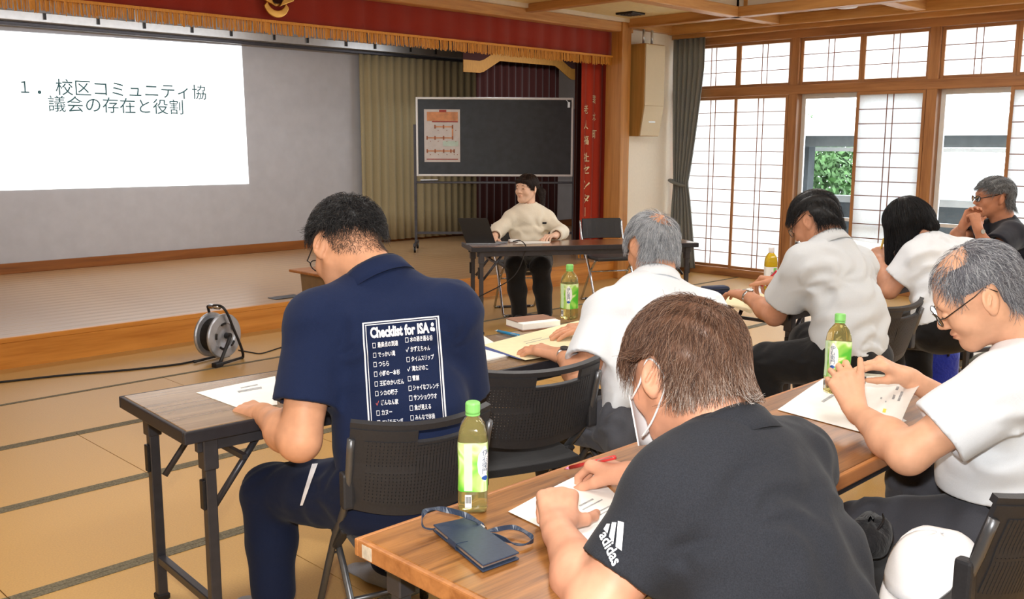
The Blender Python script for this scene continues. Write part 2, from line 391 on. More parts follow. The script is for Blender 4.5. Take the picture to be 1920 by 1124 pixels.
# ---- stage curtains
def folds(name, a, b, z0, z1, nf, amp, material, parent=None, thick=0.006, nz=6, seed=0, pinch=None, sub=6):
    r_ = random.Random(seed); a, b = Vector(a), Vector(b); d = b-a; n = d.cross(Vector((0, 0, 1))).normalized()
    K = nf*sub; ph = [r_.uniform(-0.5, 0.5) for _ in range(nf+1)]; am = [r_.uniform(0.6, 1.25) for _ in range(nf+1)]
    g = []
    for i in range(nz+1):
        t = i/nz; z = z0+(z1-z0)*t; rowp = []
        for k in range(K+1):
            s = k/K; j = min(int(s*nf), nf)
            w = 2*PI*s*nf+ph[j]*0.4+0.5*math.sin(3*t+j)*(1-t)
            off = amp*am[j]*(math.sin(w)+0.25*math.sin(2*w+1))*(0.75+0.25*(1-t))
            ss = s
            if pinch:
                zc, fac, cen, hw = pinch; q = fac+(1-fac)*min(1.0, abs(z-zc)/hw)**0.8; ss = cen+(s-cen)*q; off *= (0.5+0.5*q)
            rowp.append(a+d*ss+n*off+Vector((0, 0, z-a.z)))
        g.append(rowp)
    return MB().sheet(g, thick).build(name, material, parent, smooth=True)
oc = thing('stage_curtain', (0, 0, 0), label='olive beige pleated curtain on the stage wall behind the blackboard', cat='curtain')
xa, xb = ony(676, 300, YB-0.09).x, ony(900, 300, YB-0.09).x
folds('cloth', (xa, YB-0.10, 0), (xb, YB-0.10, 0), ZS+0.03, 2.6, 17, 0.030, M['olive'], oc, seed=3, sub=8)
dc = thing('stage_leg_curtain', (0, 0, 0), label='dark red stage curtain hanging behind the blackboard with gold band', cat='curtain')
xa, xb = ony(893, 300, 9.35).x, ony(1046, 300, 9.35).x
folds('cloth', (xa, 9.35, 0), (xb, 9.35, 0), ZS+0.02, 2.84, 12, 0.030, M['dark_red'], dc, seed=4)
xa2, xb2 = ony(868, 120, 9.2).x, ony(1090, 120, 9.2).x
za, zb = ony(900, 116, 9.2).z, ony(900, 134, 9.2).z
g = []
for zt in (1.0, 0.0):
    rw = []
    for k in range(33):
        s = k/32; arch = max(0, min(1, (0.5-abs(s-0.52)*1.0-0.12)*7)); lo_ = zb-0.02+0.17*arch; hi_ = lo_+0.15
        rw.append((xa2+(xb2-xa2)*s, 9.2, lo_+(hi_-lo_)*zt))
    g.append(rw)
MB().sheet(g, 0.01).build('gold_band', M['gold_dull'], dc)
g = []
for zt in (1.0, 0.0):
    rw = []
    for k in range(33):
        s = k/32; arch = max(0, min(1, (0.5-abs(s-0.52)*1.0-0.12)*7)); lo_ = zb-0.02+0.17*arch+0.15
        rw.append((xa2+(xb2-xa2)*s, 9.205, lo_+(2.855-lo_)*zt))
    g.append(rw)
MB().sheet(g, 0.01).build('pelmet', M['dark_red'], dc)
# red house curtain at the right with gold characters
rc = thing('house_curtain', (0, 0, 0), label='red stage curtain with gold embroidered characters beside the wooden column', cat='curtain')
xa, xb = ony(1088, 300, 7.1).x, ony(1163, 300, 7.1).x
cl = folds('cloth', (xa, 7.10, 0), (xb, 7.10, 0), ZS+0.14, 2.5, 5, 0.024, M['house_red'], rc, seed=11, nz=8)
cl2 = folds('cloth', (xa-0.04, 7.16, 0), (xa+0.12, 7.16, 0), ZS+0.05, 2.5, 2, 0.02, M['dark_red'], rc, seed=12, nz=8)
def fringe(name, x0, x1, yf, ztop, zbot, n, parent, seed=1, mat_=None):
    r_ = random.Random(seed); mb = MB()
    for i in range(n):
        s = (i+0.5)/n; x = x0+(x1-x0)*s; w = (x1-x0)/n*0.62
        xb_ = x+r_.uniform(-1, 1)*w*1.2; zb_ = zbot+r_.uniform(-0.012, 0.012); yo = yf+r_.uniform(-0.012, 0.012)
        mb.add([(x-w, yo, ztop), (x+w, yo, ztop), (xb_+w*0.8, yo-0.004, zb_), (xb_-w*0.8, yo-0.004, zb_), (x, yo+0.008, ztop), (xb_, yo+0.006, zb_)], [(0, 3, 2, 1), (1, 2, 5, 4), (4, 5, 3, 0)])
    o = mb.build(name, mat_ or M['gold'], parent, fix=False); o['kind'] = 'stuff'; return o
fringe('fringe', xa-0.02, xb, 7.09, ZS+0.16, ZS+0.015, 60, rc, 5)
MB().box((xa-0.02, 7.078, ZS+0.15), (xb, 7.118, ZS+0.175)).build('braid', M['gold'], rc)
bvh_rc = None
def curtain_char(ch, px, py, hpx):
    me = text_mesh(ch, 1.0, offset=0.008); xs = [v.co.x for v in me.vertices]; ys = [v.co.y for v in me.vertices]
    w0, h0 = max(xs)-min(xs), max(ys)-min(ys); cx, cy = (max(xs)+min(xs))/2, (max(ys)+min(ys))/2
    P = ony(px, py, 7.05); T = ony(px, py-hpx/2, 7.05); s = 2*(T.z-P.z)/max(h0, w0*0.8) if ch != 'ー' else 2*(T.z-P.z)/w0
    vs = []
    for v in me.vertices:
        u_, w_ = (v.co.x-cx)*s, (v.co.y-cy)*s
        if ch == 'ー': u_, w_ = w_*0.7, u_
        co = Vector((P.x+u_, 7.0, P.z+w_))
        hit = rc_bvh.ray_cast(co, Vector((0, 1, 0)))
        v.co = Vector((co.x, (hit[0].y if hit[0] else 7.08)-0.014, co.z))
    o = link('gold_character', me, M['gold_letter'], rc)
_me = cl.data; rc_bvh = BVHTree.FromPolygons([v.co for v in _me.vertices], [tuple(p.vertices) for p in _me.polygons])
for ch, py in zip('老人福祉センター', (205, 234, 263, 295, 318, 347, 373, 398)): curtain_char(ch, 1103.5, py, 17)
for ch, py in zip('蓑水町', (186, 219, 252)): curtain_char(ch, 1119, py, 16)
# valance across the stage opening
va = thing('stage_valance', (0, 0, 0), label='long red valance with gold fringe across the top of the stage', cat='valance')
folds('cloth', (-2.5, 6.90, 0), (8.41, 6.90, 0), 2.43, 2.80, 44, 0.010, M['red'], va, seed=21, nz=3, sub=5)
fringe('fringe', -2.5, 8.41, 6.885, 2.445, 2.352, 1500, va, 6)
MB().box((-2.5, 6.868, 2.432), (8.41, 6.898, 2.452)).build('braid', M['gold'], va)
# gilded crest on the valance
cr = thing('gilded_crest', (0, 0, 0), label='gilded metal crest hanging on the red stage valance', cat='emblem')
tip = ony(521, 33, 6.84); cxm = tip.x; z0 = tip.z
def crest(poly, d=0.02, name='leaf'):
    MB().prism([(cxm+x, 6.865, z0+z) for x, z in poly], (0, -d, 0)).build(name, M['gold_metal'], cr, bevel=0.006, seg=2)
arc = lambda cx, cz, r, a0, a1, n=14: [(cx+r*math.cos(math.radians(a0+(a1-a0)*i/n)), cz+r*math.sin(math.radians(a0+(a1-a0)*i/n))) for i in range(n+1)]
crest(arc(0, 0.115, 0.115, 195, 345)+arc(0, 0.14, 0.085, 345, 195), 0.018, 'crescent')
for s in (-1, 1):
    crest([(s*0.018, 0.085), (s*0.15, 0.14), (s*0.165, 0.26), (s*0.06, 0.20), (s*0.052, 0.14)], 0.03, 'wing')
    crest([(s*0.07, 0.215), (s*0.165, 0.275), (s*0.12, 0.36), (s*0.02, 0.28)], 0.026, 'wing')
crest(arc(0, 0.155, 0.066, 0, 359, 24), 0.006, 'boss_ring')
MB().tube([(cxm, 6.845, z0+0.15), (cxm, 6.83, z0+0.15)], 0.045, 20).build('boss', M['dark_red'], cr)

# ---- stage front: lintel, column, walls
t = MB().box((-2.3, 6.76, 2.70), (8.62, 6.89, 2.80)).build('trim_3', M['beam'], bevel=0.006); tag(t, kind='structure')
t = MB().box((-2.3, 6.72, 2.80), (8.62, 6.94, 3.45)).build('wall_above_stage', M['ceil_white']); tag(t, kind='structure')
t = MB().box((8.41, 6.74, 0.0), (8.565, 6.97, 2.82)).build('trim_4', M['beam_z'], bevel=0.006); tag(t, kind='structure')
t = MB().box((8.56, 6.82, 0.0), (X0+0.2, 6.96, 3.0)).build('wall_front_right', M['plaster']); tag(t, kind='structure')
t = MB().box((X0+0.2, 6.82, 0.0), (12.3, 6.96, 3.0)).build('wall_stage_wing_right', M['plaster']); tag(t, kind='structure')
t = MB().box((-2.7, 6.78, 0.0), (-2.2, 6.90, 3.45)).build('wall_stage_wing_left', M['plaster']); tag(t, kind='structure')
t = MB().box((8.565, 6.80, 0.0), (X0-0.12, 6.82, 0.08)).build('baseboard_front_right', M['beam'], bevel=0.003); tag(t, kind='structure')
t = MB().box((-2.3, -2.7, 0.0), (-2.2, Y0, 3.4)).build('wall_left', M['plaster']); tag(t, kind='structure')
t = MB().box((-2.3, -2.7, 0.0), (X0+0.1, -2.6, 3.4)).build('wall_back', M['plaster']); tag(t, kind='structure')

# ---- ceiling: low band with beams, raised middle
CX, CYB = 8.62, 5.42
def struct(mb, name, m, bevel=0.0):
    o = mb.build(name, m, bevel=bevel); o['kind'] = 'structure'; return o
ceil = struct(MB().box((-2.2, CYB+0.031, 2.84), (X0+0.15, 6.74, 2.90)), 'ceiling', M['ceil'])
struct(MB().box((CX+0.031, -2.6, 2.84), (X0+0.15, CYB+0.03, 2.90)), 'ceiling_side', M['ceil'])
struct(MB().box((-2.2, -2.6, 3.20), (CX+0.02, CYB+0.02, 3.26)), 'ceiling_raised', M['ceil_white'])
struct(MB().box((-2.2, CYB, 2.78), (CX, CYB+0.03, 3.21)).box((CX, -2.6, 2.78), (CX+0.03, CYB+0.03, 3.21)), 'trim_5', M['ceil_white'])
bm_ = thing('ceiling_beams', (0, 0, 0), kind='structure')
bd = lambda lo, hi, m='beam_y': MB().box(lo, hi).build('beam', M[m], bm_, bevel=0.005)
for x in (-0.2, 1.6, 3.4, 5.2, 6.97): bd((x-0.05, CYB+0.055, 2.765), (x+0.05, 6.76, 2.842))
bd((8.50, -2.6, 2.745), (8.60, 6.76, 2.842))
bd((8.64, -2.6, 2.755), (8.70, 6.81, 2.842))
bd((-2.2, CYB-0.05, 2.745), (X0, CYB+0.05, 2.845), 'beam')
bd((-2.2, CYB+0.09, 2.757), (X0, CYB+0.14, 2.845), 'beam')
for y in (3.9, 2.4, 0.9, -0.6, -2.1):
    bd((8.60, y-0.05, 2.745), (X0, y+0.05, 2.845), 'beam'); bd((8.60, y+0.08, 2.757), (X0, y+0.13, 2.845), 'beam')
bd((8.56, 6.735, 2.745), (X0, 6.82, 2.845), 'beam')
bd((9.30, -2.6, 2.735), (9.40, 6.80, 2.842)); bd((9.40, -2.6, 2.69), (X0+0.05, 6.81, 2.842))
for (x, y) in ((8.63, 5.36), (8.57, 5.44), (8.63, 3.86), (8.63, 2.36)): MB().box((x-0.02, y-0.02, 2.84), (x+0.02, y+0.02, 3.2)).build('post', M['beam_z'], bm_)
cv = onz(1182, 25, 2.835)
vt = thing('ceiling_vent', (cv.x, cv.y, 2.84), label='small black square vent in the pale ceiling panel above the wall speaker', cat='vent')
MB().box((-0.11, -0.11, -0.02), (0.11, 0.11, -0.0005)).build('frame', M['black'], vt, bevel=0.004)
for i in range(4): MB().box((-0.08, -0.075+i*0.04, -0.026), (0.08, -0.055+i*0.04, -0.0195)).build('slat', M['dark_steel'], vt)
sp = onz(1596, 20, 2.83)
dl = thing('ceiling_downlight', (9.13, 4.55, 2.84), label='round flush white lamp between the wooden beams above the windows', cat='ceiling light')
MB().lathe([(0.0, -0.03), (0.09, -0.028), (0.11, -0.012), (0.11, -0.0005)], 20).build('housing', M['white'], dl, smooth=True)

# ---- window wall
def bay_posts():
    return [6.70, 5.29, 3.825, 2.36, 0.895, -0.57, -2.0]
posts = bay_posts()
struct(MB().box((X0-0.02, -2.6, 0.0), (X0+0.12, 6.82, 0.085)), 'trim_6', M['frame_wood_y'], 0.004)       # sill
struct(MB().box((X0-0.02, -2.6, 2.03), (X0+0.12, 6.82, 2.125)), 'trim_7', M['frame_wood_y'], 0.004)      # transom rail
struct(MB().box((X0-0.02, -2.6, 2.61), (X0+0.12, 6.82, 2.86)), 'trim_8', M['frame_wood_y'], 0.004)       # head
for i, y in enumerate(posts):
    struct(MB().box((X0-0.015, y-0.05, 0.08), (X0+0.11, y+0.05, 2.62)), 'trim_%d' % (9+i), M['frame_wood'], 0.004)
wn = [0]
def shoji(y0, y1, z0, z1, rows, xoff=0.03, st=0.03, open_pane=False):
    wn[0] += 1
    o = thing('window_%d' % wn[0], (X0+xoff, (y0+y1)/2, z0), kind='structure')
    h = z1-z0; w = (y1-y0)/2
    for s in (-1, 1): MB().box((-0.012, s*w-(st if s > 0 else 0), 0), (0.018, s*w+(0 if s > 0 else st), h)).build('stile', M['frame_wood'], o, bevel=0.002)
    for zz in (0, h-st): MB().box((-0.011, -w+st, zz), (0.017, w-st, zz+st)).build('rail', M['frame_wood_y'], o)
    MB().box((0.004, -w+st, st), (0.0055, w-st, h-st)).build('paper_pane', M['shoji'], o)
    for i in range(1, rows):
        zz = st+(h-2*st)*i/rows
        MB().box((-0.007, -w+st, zz-0.004), (0.003, w-st, zz+0.004)).build('muntin', M['muntin'], o)
    for s in (-0.032, 0.032):
        MB().box((-0.0065, s-0.0036, st), (0.0025, s+0.0036, h-st)).build('muntin', M['muntin'], o)
for i in range(len(posts)-1):
    ya, yb = posts[i+1]+0.052, posts[i]-0.052; ym = (ya+yb)/2
    shoji(ym+0.0005, yb, 2.126, 2.608, 3); shoji(ya, ym-0.0005, 2.126, 2.608, 3)
    if i == 0: shoji(ym-0.02, yb, 0.09, 2.028, 13, 0.03); shoji(ya, ym+0.01, 0.09, 2.028, 13, -0.005)
    else: shoji(ya, ym+0.02, 0.09, 2.028, 13, -0.005)
# sliding glass sashes seen where the shoji are pushed aside
gn = 0
for i in range(1, len(posts)-1):
    ya, yb = posts[i+1]+0.052, posts[i]-0.052; ym = (ya+yb)/2
    wn[0] += 1
    o = thing('window_%d' % wn[0], (X0+0.09, 0, 0.085), kind='structure')
    h = 1.945
    for (a, b_) in ((yb-0.045, yb), (ym-0.03, ym+0.03), (ya, ya+0.045)):
        MB().box((0.0, a, 0.0), (0.035, b_, h)).build('sash_stile', M['alu_white'], o, bevel=0.003)
    for (a, b_) in ((0.0, 0.05), (h-0.05, h)): MB().box((0.001, ya+0.04, a), (0.034, yb-0.04, b_)).build('sash_rail', M['alu_white'], o)
    MB().box((0.001, ya+0.04, 0.62), (0.034, yb-0.04, 0.655)).build('sash_rail', M['alu_white'], o)
    MB().box((0.015, ym, 0.04), (0.019, yb-0.04, h-0.04)).build('glass_pane', M['glass'], o)
    MB().box((0.015, ya+0.04, 0.04), (0.019, ym, h-0.04)).build('glass_pane', M['glass'], o)
struct(MB().box((X0+0.0, -2.6, 2.86), (X0+0.16, 6.82, 3.4)), 'wall_right', M['plaster'])

# ---- grey side curtain tied back in the corner
gc = thing('window_curtain', (0, 0, 0), label='grey curtain tied back in the corner beside the shoji windows', cat='curtain')
folds('cloth', (9.40, 6.78, 0), (9.40, 6.36, 0), 0.06, 2.69, 6, 0.028, M['grey_curtain'], gc, seed=31, nz=16, pinch=(1.05, 0.45, 0.25, 1.3))
MB().tube([(9.40+0.055*math.cos(a), 6.675+0.105*math.sin(a), 1.05+0.03*math.sin(a)) for a in [2*PI*k/20 for k in range(21)]], 0.018, 6, False).build('tieback', M['grey_curtain'], gc, smooth=True)

# ---- wall speaker on the plaster wall
ws_ = thing('wall_speaker', (0, 0, 0), label='tall beige column loudspeaker hung on the wall beside the stage', cat='speaker')
sx0, sx1, sy0, sy1 = 8.625, 8.985, 6.60, 6.818
M['speaker'] = wood('speaker_side_shaded', srgb(150, 110, 52), srgb(184, 140, 76), 'Z', 1.0, 0.5)  # beige cabinet browned: the side's shade is put into the colour
M['speaker_front'] = mat('beige_speaker_grille', srgb(214, 200, 172), 0.8, var=0.06, nscale=300, bump=0.3)
zt, zm, zb_ = 2.585, 1.92, 1.585
MB().prism([(sx0, sy0, zt), (sx0, sy0, zm), (sx0, sy0+0.055, zb_), (sx0, sy1, zb_), (sx0, sy1, zt)], (sx1-sx0, 0, 0)).build('cabinet', M['speaker'], ws_, bevel=0.004)
MB().prism([(sx0+0.008, sy0-0.001, zt-0.01), (sx0+0.008, sy0-0.001, zm), (sx0+0.008, sy0-0.012, zm), (sx0+0.008, sy0-0.012, zt-0.01)], (sx1-sx0-0.016, 0, 0)).build('grille', M['speaker_front'], ws_)
gr2 = MB().prism([(sx0+0.008, sy0-0.001, zm-0.004), (sx0+0.008, sy0+0.0525, zb_+0.008), (sx0+0.008, sy0+0.0425, zb_+0.006), (sx0+0.008, sy0-0.012, zm-0.004)], (sx1-sx0-0.016, 0, 0)).build('grille', M['speaker_front'], ws_)
MB().box((sx0+0.12, sy0+0.016, 1.735), (sx0+0.24, sy0+0.028, 1.765)).build('name_plate', M['alu'], ws_)
for k in (0.1, 0.25): MB().tube([(sx0+k, 6.70, zt-0.002), (sx0+k, 6.70, 2.745)], 0.014, 10).build('hanger_pipe', M['alu'], ws_, smooth=True)

# ---- outside: terrace, garden wall, roof of the shed, bush, house
M['concrete'] = mat('pale_concrete', srgb(188, 190, 190), 0.9, var=0.08, nscale=6, bump=0.2)
M['grey_wall'] = mat('grey_garden_wall', srgb(84, 90, 94), 0.9, var=0.12, nscale=10, bump=0.3)
M['leaf'] = mat('bush_leaf', srgb(58, 92, 42), 0.6, var=0.4, nscale=8)
struct(MB().box((X0+0.14, -8, -0.35), (40, 40, -0.2)), 'ground_outside', M['concrete'])
gw = thing('garden_wall', (14.2, 0, 0), label='low grey wall with pale coping outside the windows', cat='wall')
MB().box((0, -6, -0.2), (0.15, 22, 0.62)).build('wall_body', M['grey_wall'], gw); MB().box((-0.04, -6, 0.62), (0.19, 22, 0.72)).build('coping', M['concrete'], gw)
sh = thing('carport', (0, 0, 0), label='grey carport roof on posts seen through the window gap', cat='carport')
MB().box((12.6, 1.0, 1.47), (13.8, 16, 1.62)).build('roof_beam', M['grey_wall'], sh)
MB().box((12.4, 0.8, 1.62), (15.5, 16.2, 1.86)).build('roof', M['white'], sh)
for y in (0.6, 6.97, 11.0): MB().box((12.9, y-0.09, -0.2), (13.08, y+0.09, 1.48)).build('post', M['grey_wall'], sh)
MB().box((13.9, 1.0, 1.40), (13.98, 16, 1.46)).build('rail', M['white'], sh)
def leafy(name, c, r, n, leaf, seed, material, parent):
    rr = np.random.default_rng(seed); d = rr.normal(size=(n, 3)); d /= np.linalg.norm(d, axis=1)[:, None]
    rad = 0.55+0.45*rr.random(n)**0.5; P = np.array(c)+d*rad[:, None]*np.array(r)
    a = rr.normal(size=(n, 3)); a /= np.linalg.norm(a, axis=1)[:, None]; b_ = np.cross(a, d); b_ /= np.linalg.norm(b_, axis=1)[:, None]+1e-9
    L_ = leaf*(0.6+0.8*rr.random(n))[:, None]
    V = np.stack([P-a*L_, P+b_*L_*0.45, P+a*L_, P-b_*L_*0.45], 1).reshape(-1, 3)
    me = bpy.data.meshes.new(name); me.from_pydata(V.tolist(), [], [(4*i, 4*i+1, 4*i+2, 4*i+3) for i in range(n)])
    o = link(name, me, material, parent); o['kind'] = 'stuff'; return o
bu = thing('garden_bush', (17.2, 9.9, -0.2), label='leafy green bush outside the open window gap', cat='bush')
leafy('foliage', (0, 0, 1.0), (1.6, 1.9, 1.35), 14000, 0.075, 5, M['leaf'], bu)
st_ = MB()
for k in range(5): st_.tube([(0.1*k-0.2, 0.12*math.sin(k), 0), (0.3*math.cos(k*1.3), 0.4*math.sin(k*1.3), 1.2)], 0.03, 6)
st_.build('stems', M['frame_wood'], bu)
hs = thing('neighbour_house', (26, 4.4, -0.2), label='pale house far behind the carport outside the right window gap', cat='house')
MB().box((0, -4, 0), (6, 3.2, 3.0)).build('wall_body', M['white'], hs)
MB().prism([(-0.5, -4.4, 3.0), (6.5, -4.4, 3.0), (3, -4.4, 4.2)], (0, 8.0, 0)).build('roof', M['grey_wall'], hs)
for y in (-2.6, 0.6): MB().box((-0.03, y, 1.0), (0.02, y+1.4, 2.1)).build('window', M['dark_steel'], hs)

# ================================================================== FURNITURE
M['top_wood'] = wood('table_top_laminate', srgb(88, 52, 24), srgb(170, 116, 62), 'X', 1.8, 0.32, coat=0.15, bump=0.02)
M['top_dark'] = wood('dark_table_laminate', srgb(92, 58, 34), srgb(138, 92, 58), 'X', 1.4, 0.22, coat=0.4, bump=0.015)
M['top_grey'] = wood('glare_table_laminate', srgb(104, 80, 56), srgb(150, 122, 90), 'X', 1.4, 0.24, coat=0.35, bump=0.015)  # greyer than the other tops: glare on the laminate is put into the colour
M['edge_wood'] = wood('table_edge_wood', srgb(146, 90, 46), srgb(184, 124, 72), 'X', 1.5, 0.45)
M['edge_black'] = mat('black_table_edge', srgb(42, 42, 48), 0.4, var=0.15, nscale=40)
M['chipped'] = mat('chipped_edge_core', srgb(206, 196, 178), 0.8, var=0.2, nscale=80)
def make_table(label, L_, Wd, top_m, edge_m, leg_m, group=None, chip=False, rect=True):
    o = thing('folding_table', label=label, cat='table', group=group)
    h, tk = 0.70, 0.034; a, b = L_/2, Wd/2
    MB().box((-a+0.012, -b+0.012, h-tk), (a-0.012, b-0.012, h)).build('table_top', top_m, o, bevel=0.002)
    e = 0.013
    for s in (-1, 1):
        MB().box((-a, s*b-(e if s > 0 else 0), h-tk-0.004), (a, s*b+(0 if s > 0 else e), h-0.0006)).build('edge_band', edge_m, o, bevel=0.004, seg=2)
        MB().box((s*a-(e if s > 0 else 0), -b+e, h-tk-0.004), (s*a+(0 if s > 0 else e), b-e, h-0.0006)).build('edge_band', edge_m, o, bevel=0.004, seg=2)
    for s in (-1, 1): MB().box((-a+0.05, s*(b-0.045)-0.011, h-tk-0.045), (a-0.05, s*(b-0.045)+0.011, h-tk-0.0005)).build('apron', leg_m, o, bevel=0.002)
    for sx in (-1, 1):
        for sy in (-1, 1):
            x, y_ = sx*(a-0.085), sy*(b-0.045)
            MB().box((x-0.016, y_-0.016, 0.004), (x+0.016, y_+0.016, h-tk-0.046)).build('leg', leg_m, o, bevel=0.003)
            MB().box((x-0.021, y_-0.021, 0.0), (x+0.021, y_+0.021, 0.022)).build('foot_cap', M['rubber'], o, bevel=0.004)
            MB().box((x-0.022, y_-0.0235, h-tk-0.10), (x+0.022, y_+0.0235, h-tk-0.001)).build('hinge_plate', leg_m, o, bevel=0.003)
            MB().tube([(x-sx*0.02, y_-sy*0.03, h-tk-0.235), (x-sx*0.19, y_-sy*0.03, h-tk-0.02)], 0.0105, 8).build('brace', leg_m, o, smooth=True)
            MB().box((x+sx*0.016, y_-0.012, h-tk-0.22), (x+sx*0.026, y_+0.012, h-tk-0.13)).build('leg_clip', M['black'], o, bevel=0.002)
        MB().box((sx*(a-0.085)-0.013, -b+0.061, 0.13), (sx*(a-0.085)+0.013, b-0.061, 0.158)).build('crossbar', leg_m, o, bevel=0.003)
        MB().box((sx*(a-0.20)-0.008, -b+0.05, h-tk-0.10), (sx*(a-0.20)+0.008, b-0.05, h-tk-0.084)).build('crossbar', leg_m, o)
    if chip: MB().box((-a-0.0008, b-0.06, h-0.034), (-a+0.004, b-0.028, h-0.006)).build('chipped_corner', M['chipped'], o)
    return o
def place_table(o, BL, BR, Wd, L_):
    d = (BR-BL); ang = math.atan2(d.y, d.x); u_ = Vector((math.cos(ang), math.sin(ang), 0)); n = Vector((u_.y, -u_.x, 0))
    c = BL+u_*(L_/2)+n*(Wd/2); o.location = (c.x, c.y, 0); o.rotation_euler = (0, 0, ang); return o
TA = place_table(make_table('long folding table with black edge, navy polo man leaning on it', 2.16, 0.52, M['top_grey'], M['edge_black'], M['dark_steel']), onz(222, 743, .7), onz(1090, 600, .7), 0.52, 2.16)
TB = place_table(make_table('woodgrain folding table in the foreground with a chipped corner', 1.98, 0.52, M['top_wood'], M['edge_wood'], M['dark_steel'], chip=True), Vector((1.09, 1.548, .7)), Vector((3.05, 1.535, .7)), 0.52, 1.98)
TC = place_table(make_table('dark folding table holding the blue pencil case', 2.1, 0.5, M['top_dark'], M['edge_black'], M['dark_steel']), onz(1322, 556, .7), Vector((6.3, 2.83, .7)), 0.5, 2.1)
TD = place_table(make_table('brown folding table with the open laptop in front of the stage', 1.9, 0.44, M['top_dark'], M['edge_black'], M['dark_steel']), onz(866, 454.5, .7), onz(866, 454.5, .7)+(onz(1301, 454, .7)-onz(876, 463, .7)), 0.40, 1.9)
eA, eB = onz(1650, 473, .7), onz(1910, 512, .7)
TE = place_table(make_table('table by the windows with glare painted white on its top, with the man resting his elbows on it', 1.9, 0.6, M['white'], M['edge_black'], M['dark_steel']), eA+(eA-eB).normalized()*0.5+Vector((.56, .12, 0)), eB+Vector((.56, .12, 0)), 0.6, 1.9)  # top kept white to hold the reflected glare in its colour

# ---- black plastic folding chairs with perforated backs
M['chair_black'] = mat('black_chair_plastic', srgb(44, 44, 47), 0.5, var=0.12, nscale=160, bump=0.15)
M['seat_fabric'] = weave('black_seat_fabric', srgb(38, 38, 40), 0.9, var=0.2, scale=300)
M['tube_grey'] = mat('grey_chair_tube', srgb(112, 114, 118), 0.35, 0.7, var=0.08, nscale=30)
def curve_y(x, R=0.55): return -(math.sqrt(R*R-0)-math.sqrt(R*R-x*x))  # backward bow in the middle is added below
def back_pt(x, t):                      # t 0 bottom .. 1 top of the backrest, x -0.225..0.225
    z = 0.525+0.245*t; y = -0.175-0.075*t-0.055*(1-(x/0.225)**2)
    z += (0.012*(abs(x)/0.225)**2 if t > 0.5 else -0.03*(1-(x/0.225)**2)*(1-t))
    return Vector((x, y, z))
def make_chair(label, group=None):
    o = thing('folding_chair', label=label, cat='chair', group=group)
    def patch(x0, x1, t0, t1, nx, nt, th, mb, off=0.0):
        g = [[back_pt(x0+(x1-x0)*i/nx, t0+(t1-t0)*j/nt)+Vector((0, off, 0)) for i in range(nx+1)] for j in range(nt+1)]
        mb.sheet(g, th)
    fr = MB(); th = 0.013; X = 0.235
    patch(-X, X, 0.93, 1.0, 16, 1, th*1.5, fr, 0.004)                     # top roll
    patch(-X, X, 0.0, 0.13, 16, 1, th, fr)                                  # bottom rail
    patch(-X, -0.19, 0.13, 0.93, 2, 6, th, fr); patch(0.19, X, 0.13, 0.93, 2, 6, th, fr)
    patch(-0.19, -0.04, 0.78, 0.93, 5, 1, th, fr); patch(0.14, 0.19, 0.78, 0.93, 2, 1, th, fr)   # beside the hand slot
    patch(-0.04, 0.14, 0.74, 0.79, 6, 1, th, fr)
    br = fr.build('backrest', M['chair_black'], o)
    lt = MB(); n = 34
    for i in range(n+1):
        x = -0.19+0.38*i/n; t1 = 0.80 if x < -0.04 or x > 0.14 else 0.75
        patch(x-0.0044, x+0.0044, 0.12, t1, 1, 5, 0.006, lt, -0.003)
    for j in range(17):
        t_ = 0.13+0.64*j/16
        patch(-0.19, 0.19, t_-0.0135, t_+0.0135, 12, 1, 0.005, lt, -0.002)
    lo = lt.build('mesh_panel', M['chair_black'], br); lo['kind'] = 'stuff'
    g = []
    for i in range(9):
        v = i/8; y_ = 0.20-0.38*v; z = 0.435+0.012*math.cos(v*PI)-0.01*math.exp(-((v-0.02)/0.08)**2)
        g.append([(x, y_, z-0.006*(1-(x/0.2)**2)) for x in (-0.2, -0.15, -0.08, 0, 0.08, 0.15, 0.2)])
    MB().sheet(g, 0.028, (0, 0, -1)).build('seat', M['seat_fabric'], o, bevel=0.006, seg=2)
    for s in (-1, 1):
        fl = smooth_path([(s*0.232, -0.235, 0.735), (s*0.228, -0.165, 0.54), (s*0.218, 0.0, 0.36), (s*0.212, 0.235, 0.012)], 4)
        MB().tube(fl, 0.0125, 8).build('front_leg', M['tube_grey'], o, smooth=True)
        MB().tube([(s*0.195, 0.10, 0.415), (s*0.195, -0.02, 0.30), (s*0.195, -0.27, 0.012)], 0.012, 8).build('rear_leg', M['tube_grey'], o, smooth=True)
        MB().box((s*0.232-0.018, -0.205, 0.53), (s*0.232+0.018, -0.165, 0.63)).build('back_bracket', M['chair_black'], o, bevel=0.008, seg=2)
        MB().bar((s*0.207, -0.10, 0.43), (s*0.207, 0.02, 0.335), 0.016, 0.034, (1, 0, 0)).build('joint_link', M['chair_black'], o, bevel=0.004)
        MB().tube([(s*0.22, 0.035, 0.31), (s*0.18, 0.035, 0.31)], 0.005, 8).build('pivot_bolt', M['steel'], o)
        for (yy_, xx_) in ((0.237, 0.212), (-0.272, 0.195)): MB().lathe([(0.017, 0.0), (0.017, 0.03), (0.013, 0.04)], 10).xform(Matrix.Translation((s*xx_, yy_, 0))).build('foot_cap', M['rubber'], o)
    MB().tube([(-0.212, 0.20, 0.065), (0.212, 0.20, 0.065)], 0.009, 8).build('crossbar', M['tube_grey'], o, smooth=True)
    MB().tube([(-0.195, -0.215, 0.075), (0.195, -0.215, 0.075)], 0.009, 8).build('crossbar', M['tube_grey'], o, smooth=True)
    return o
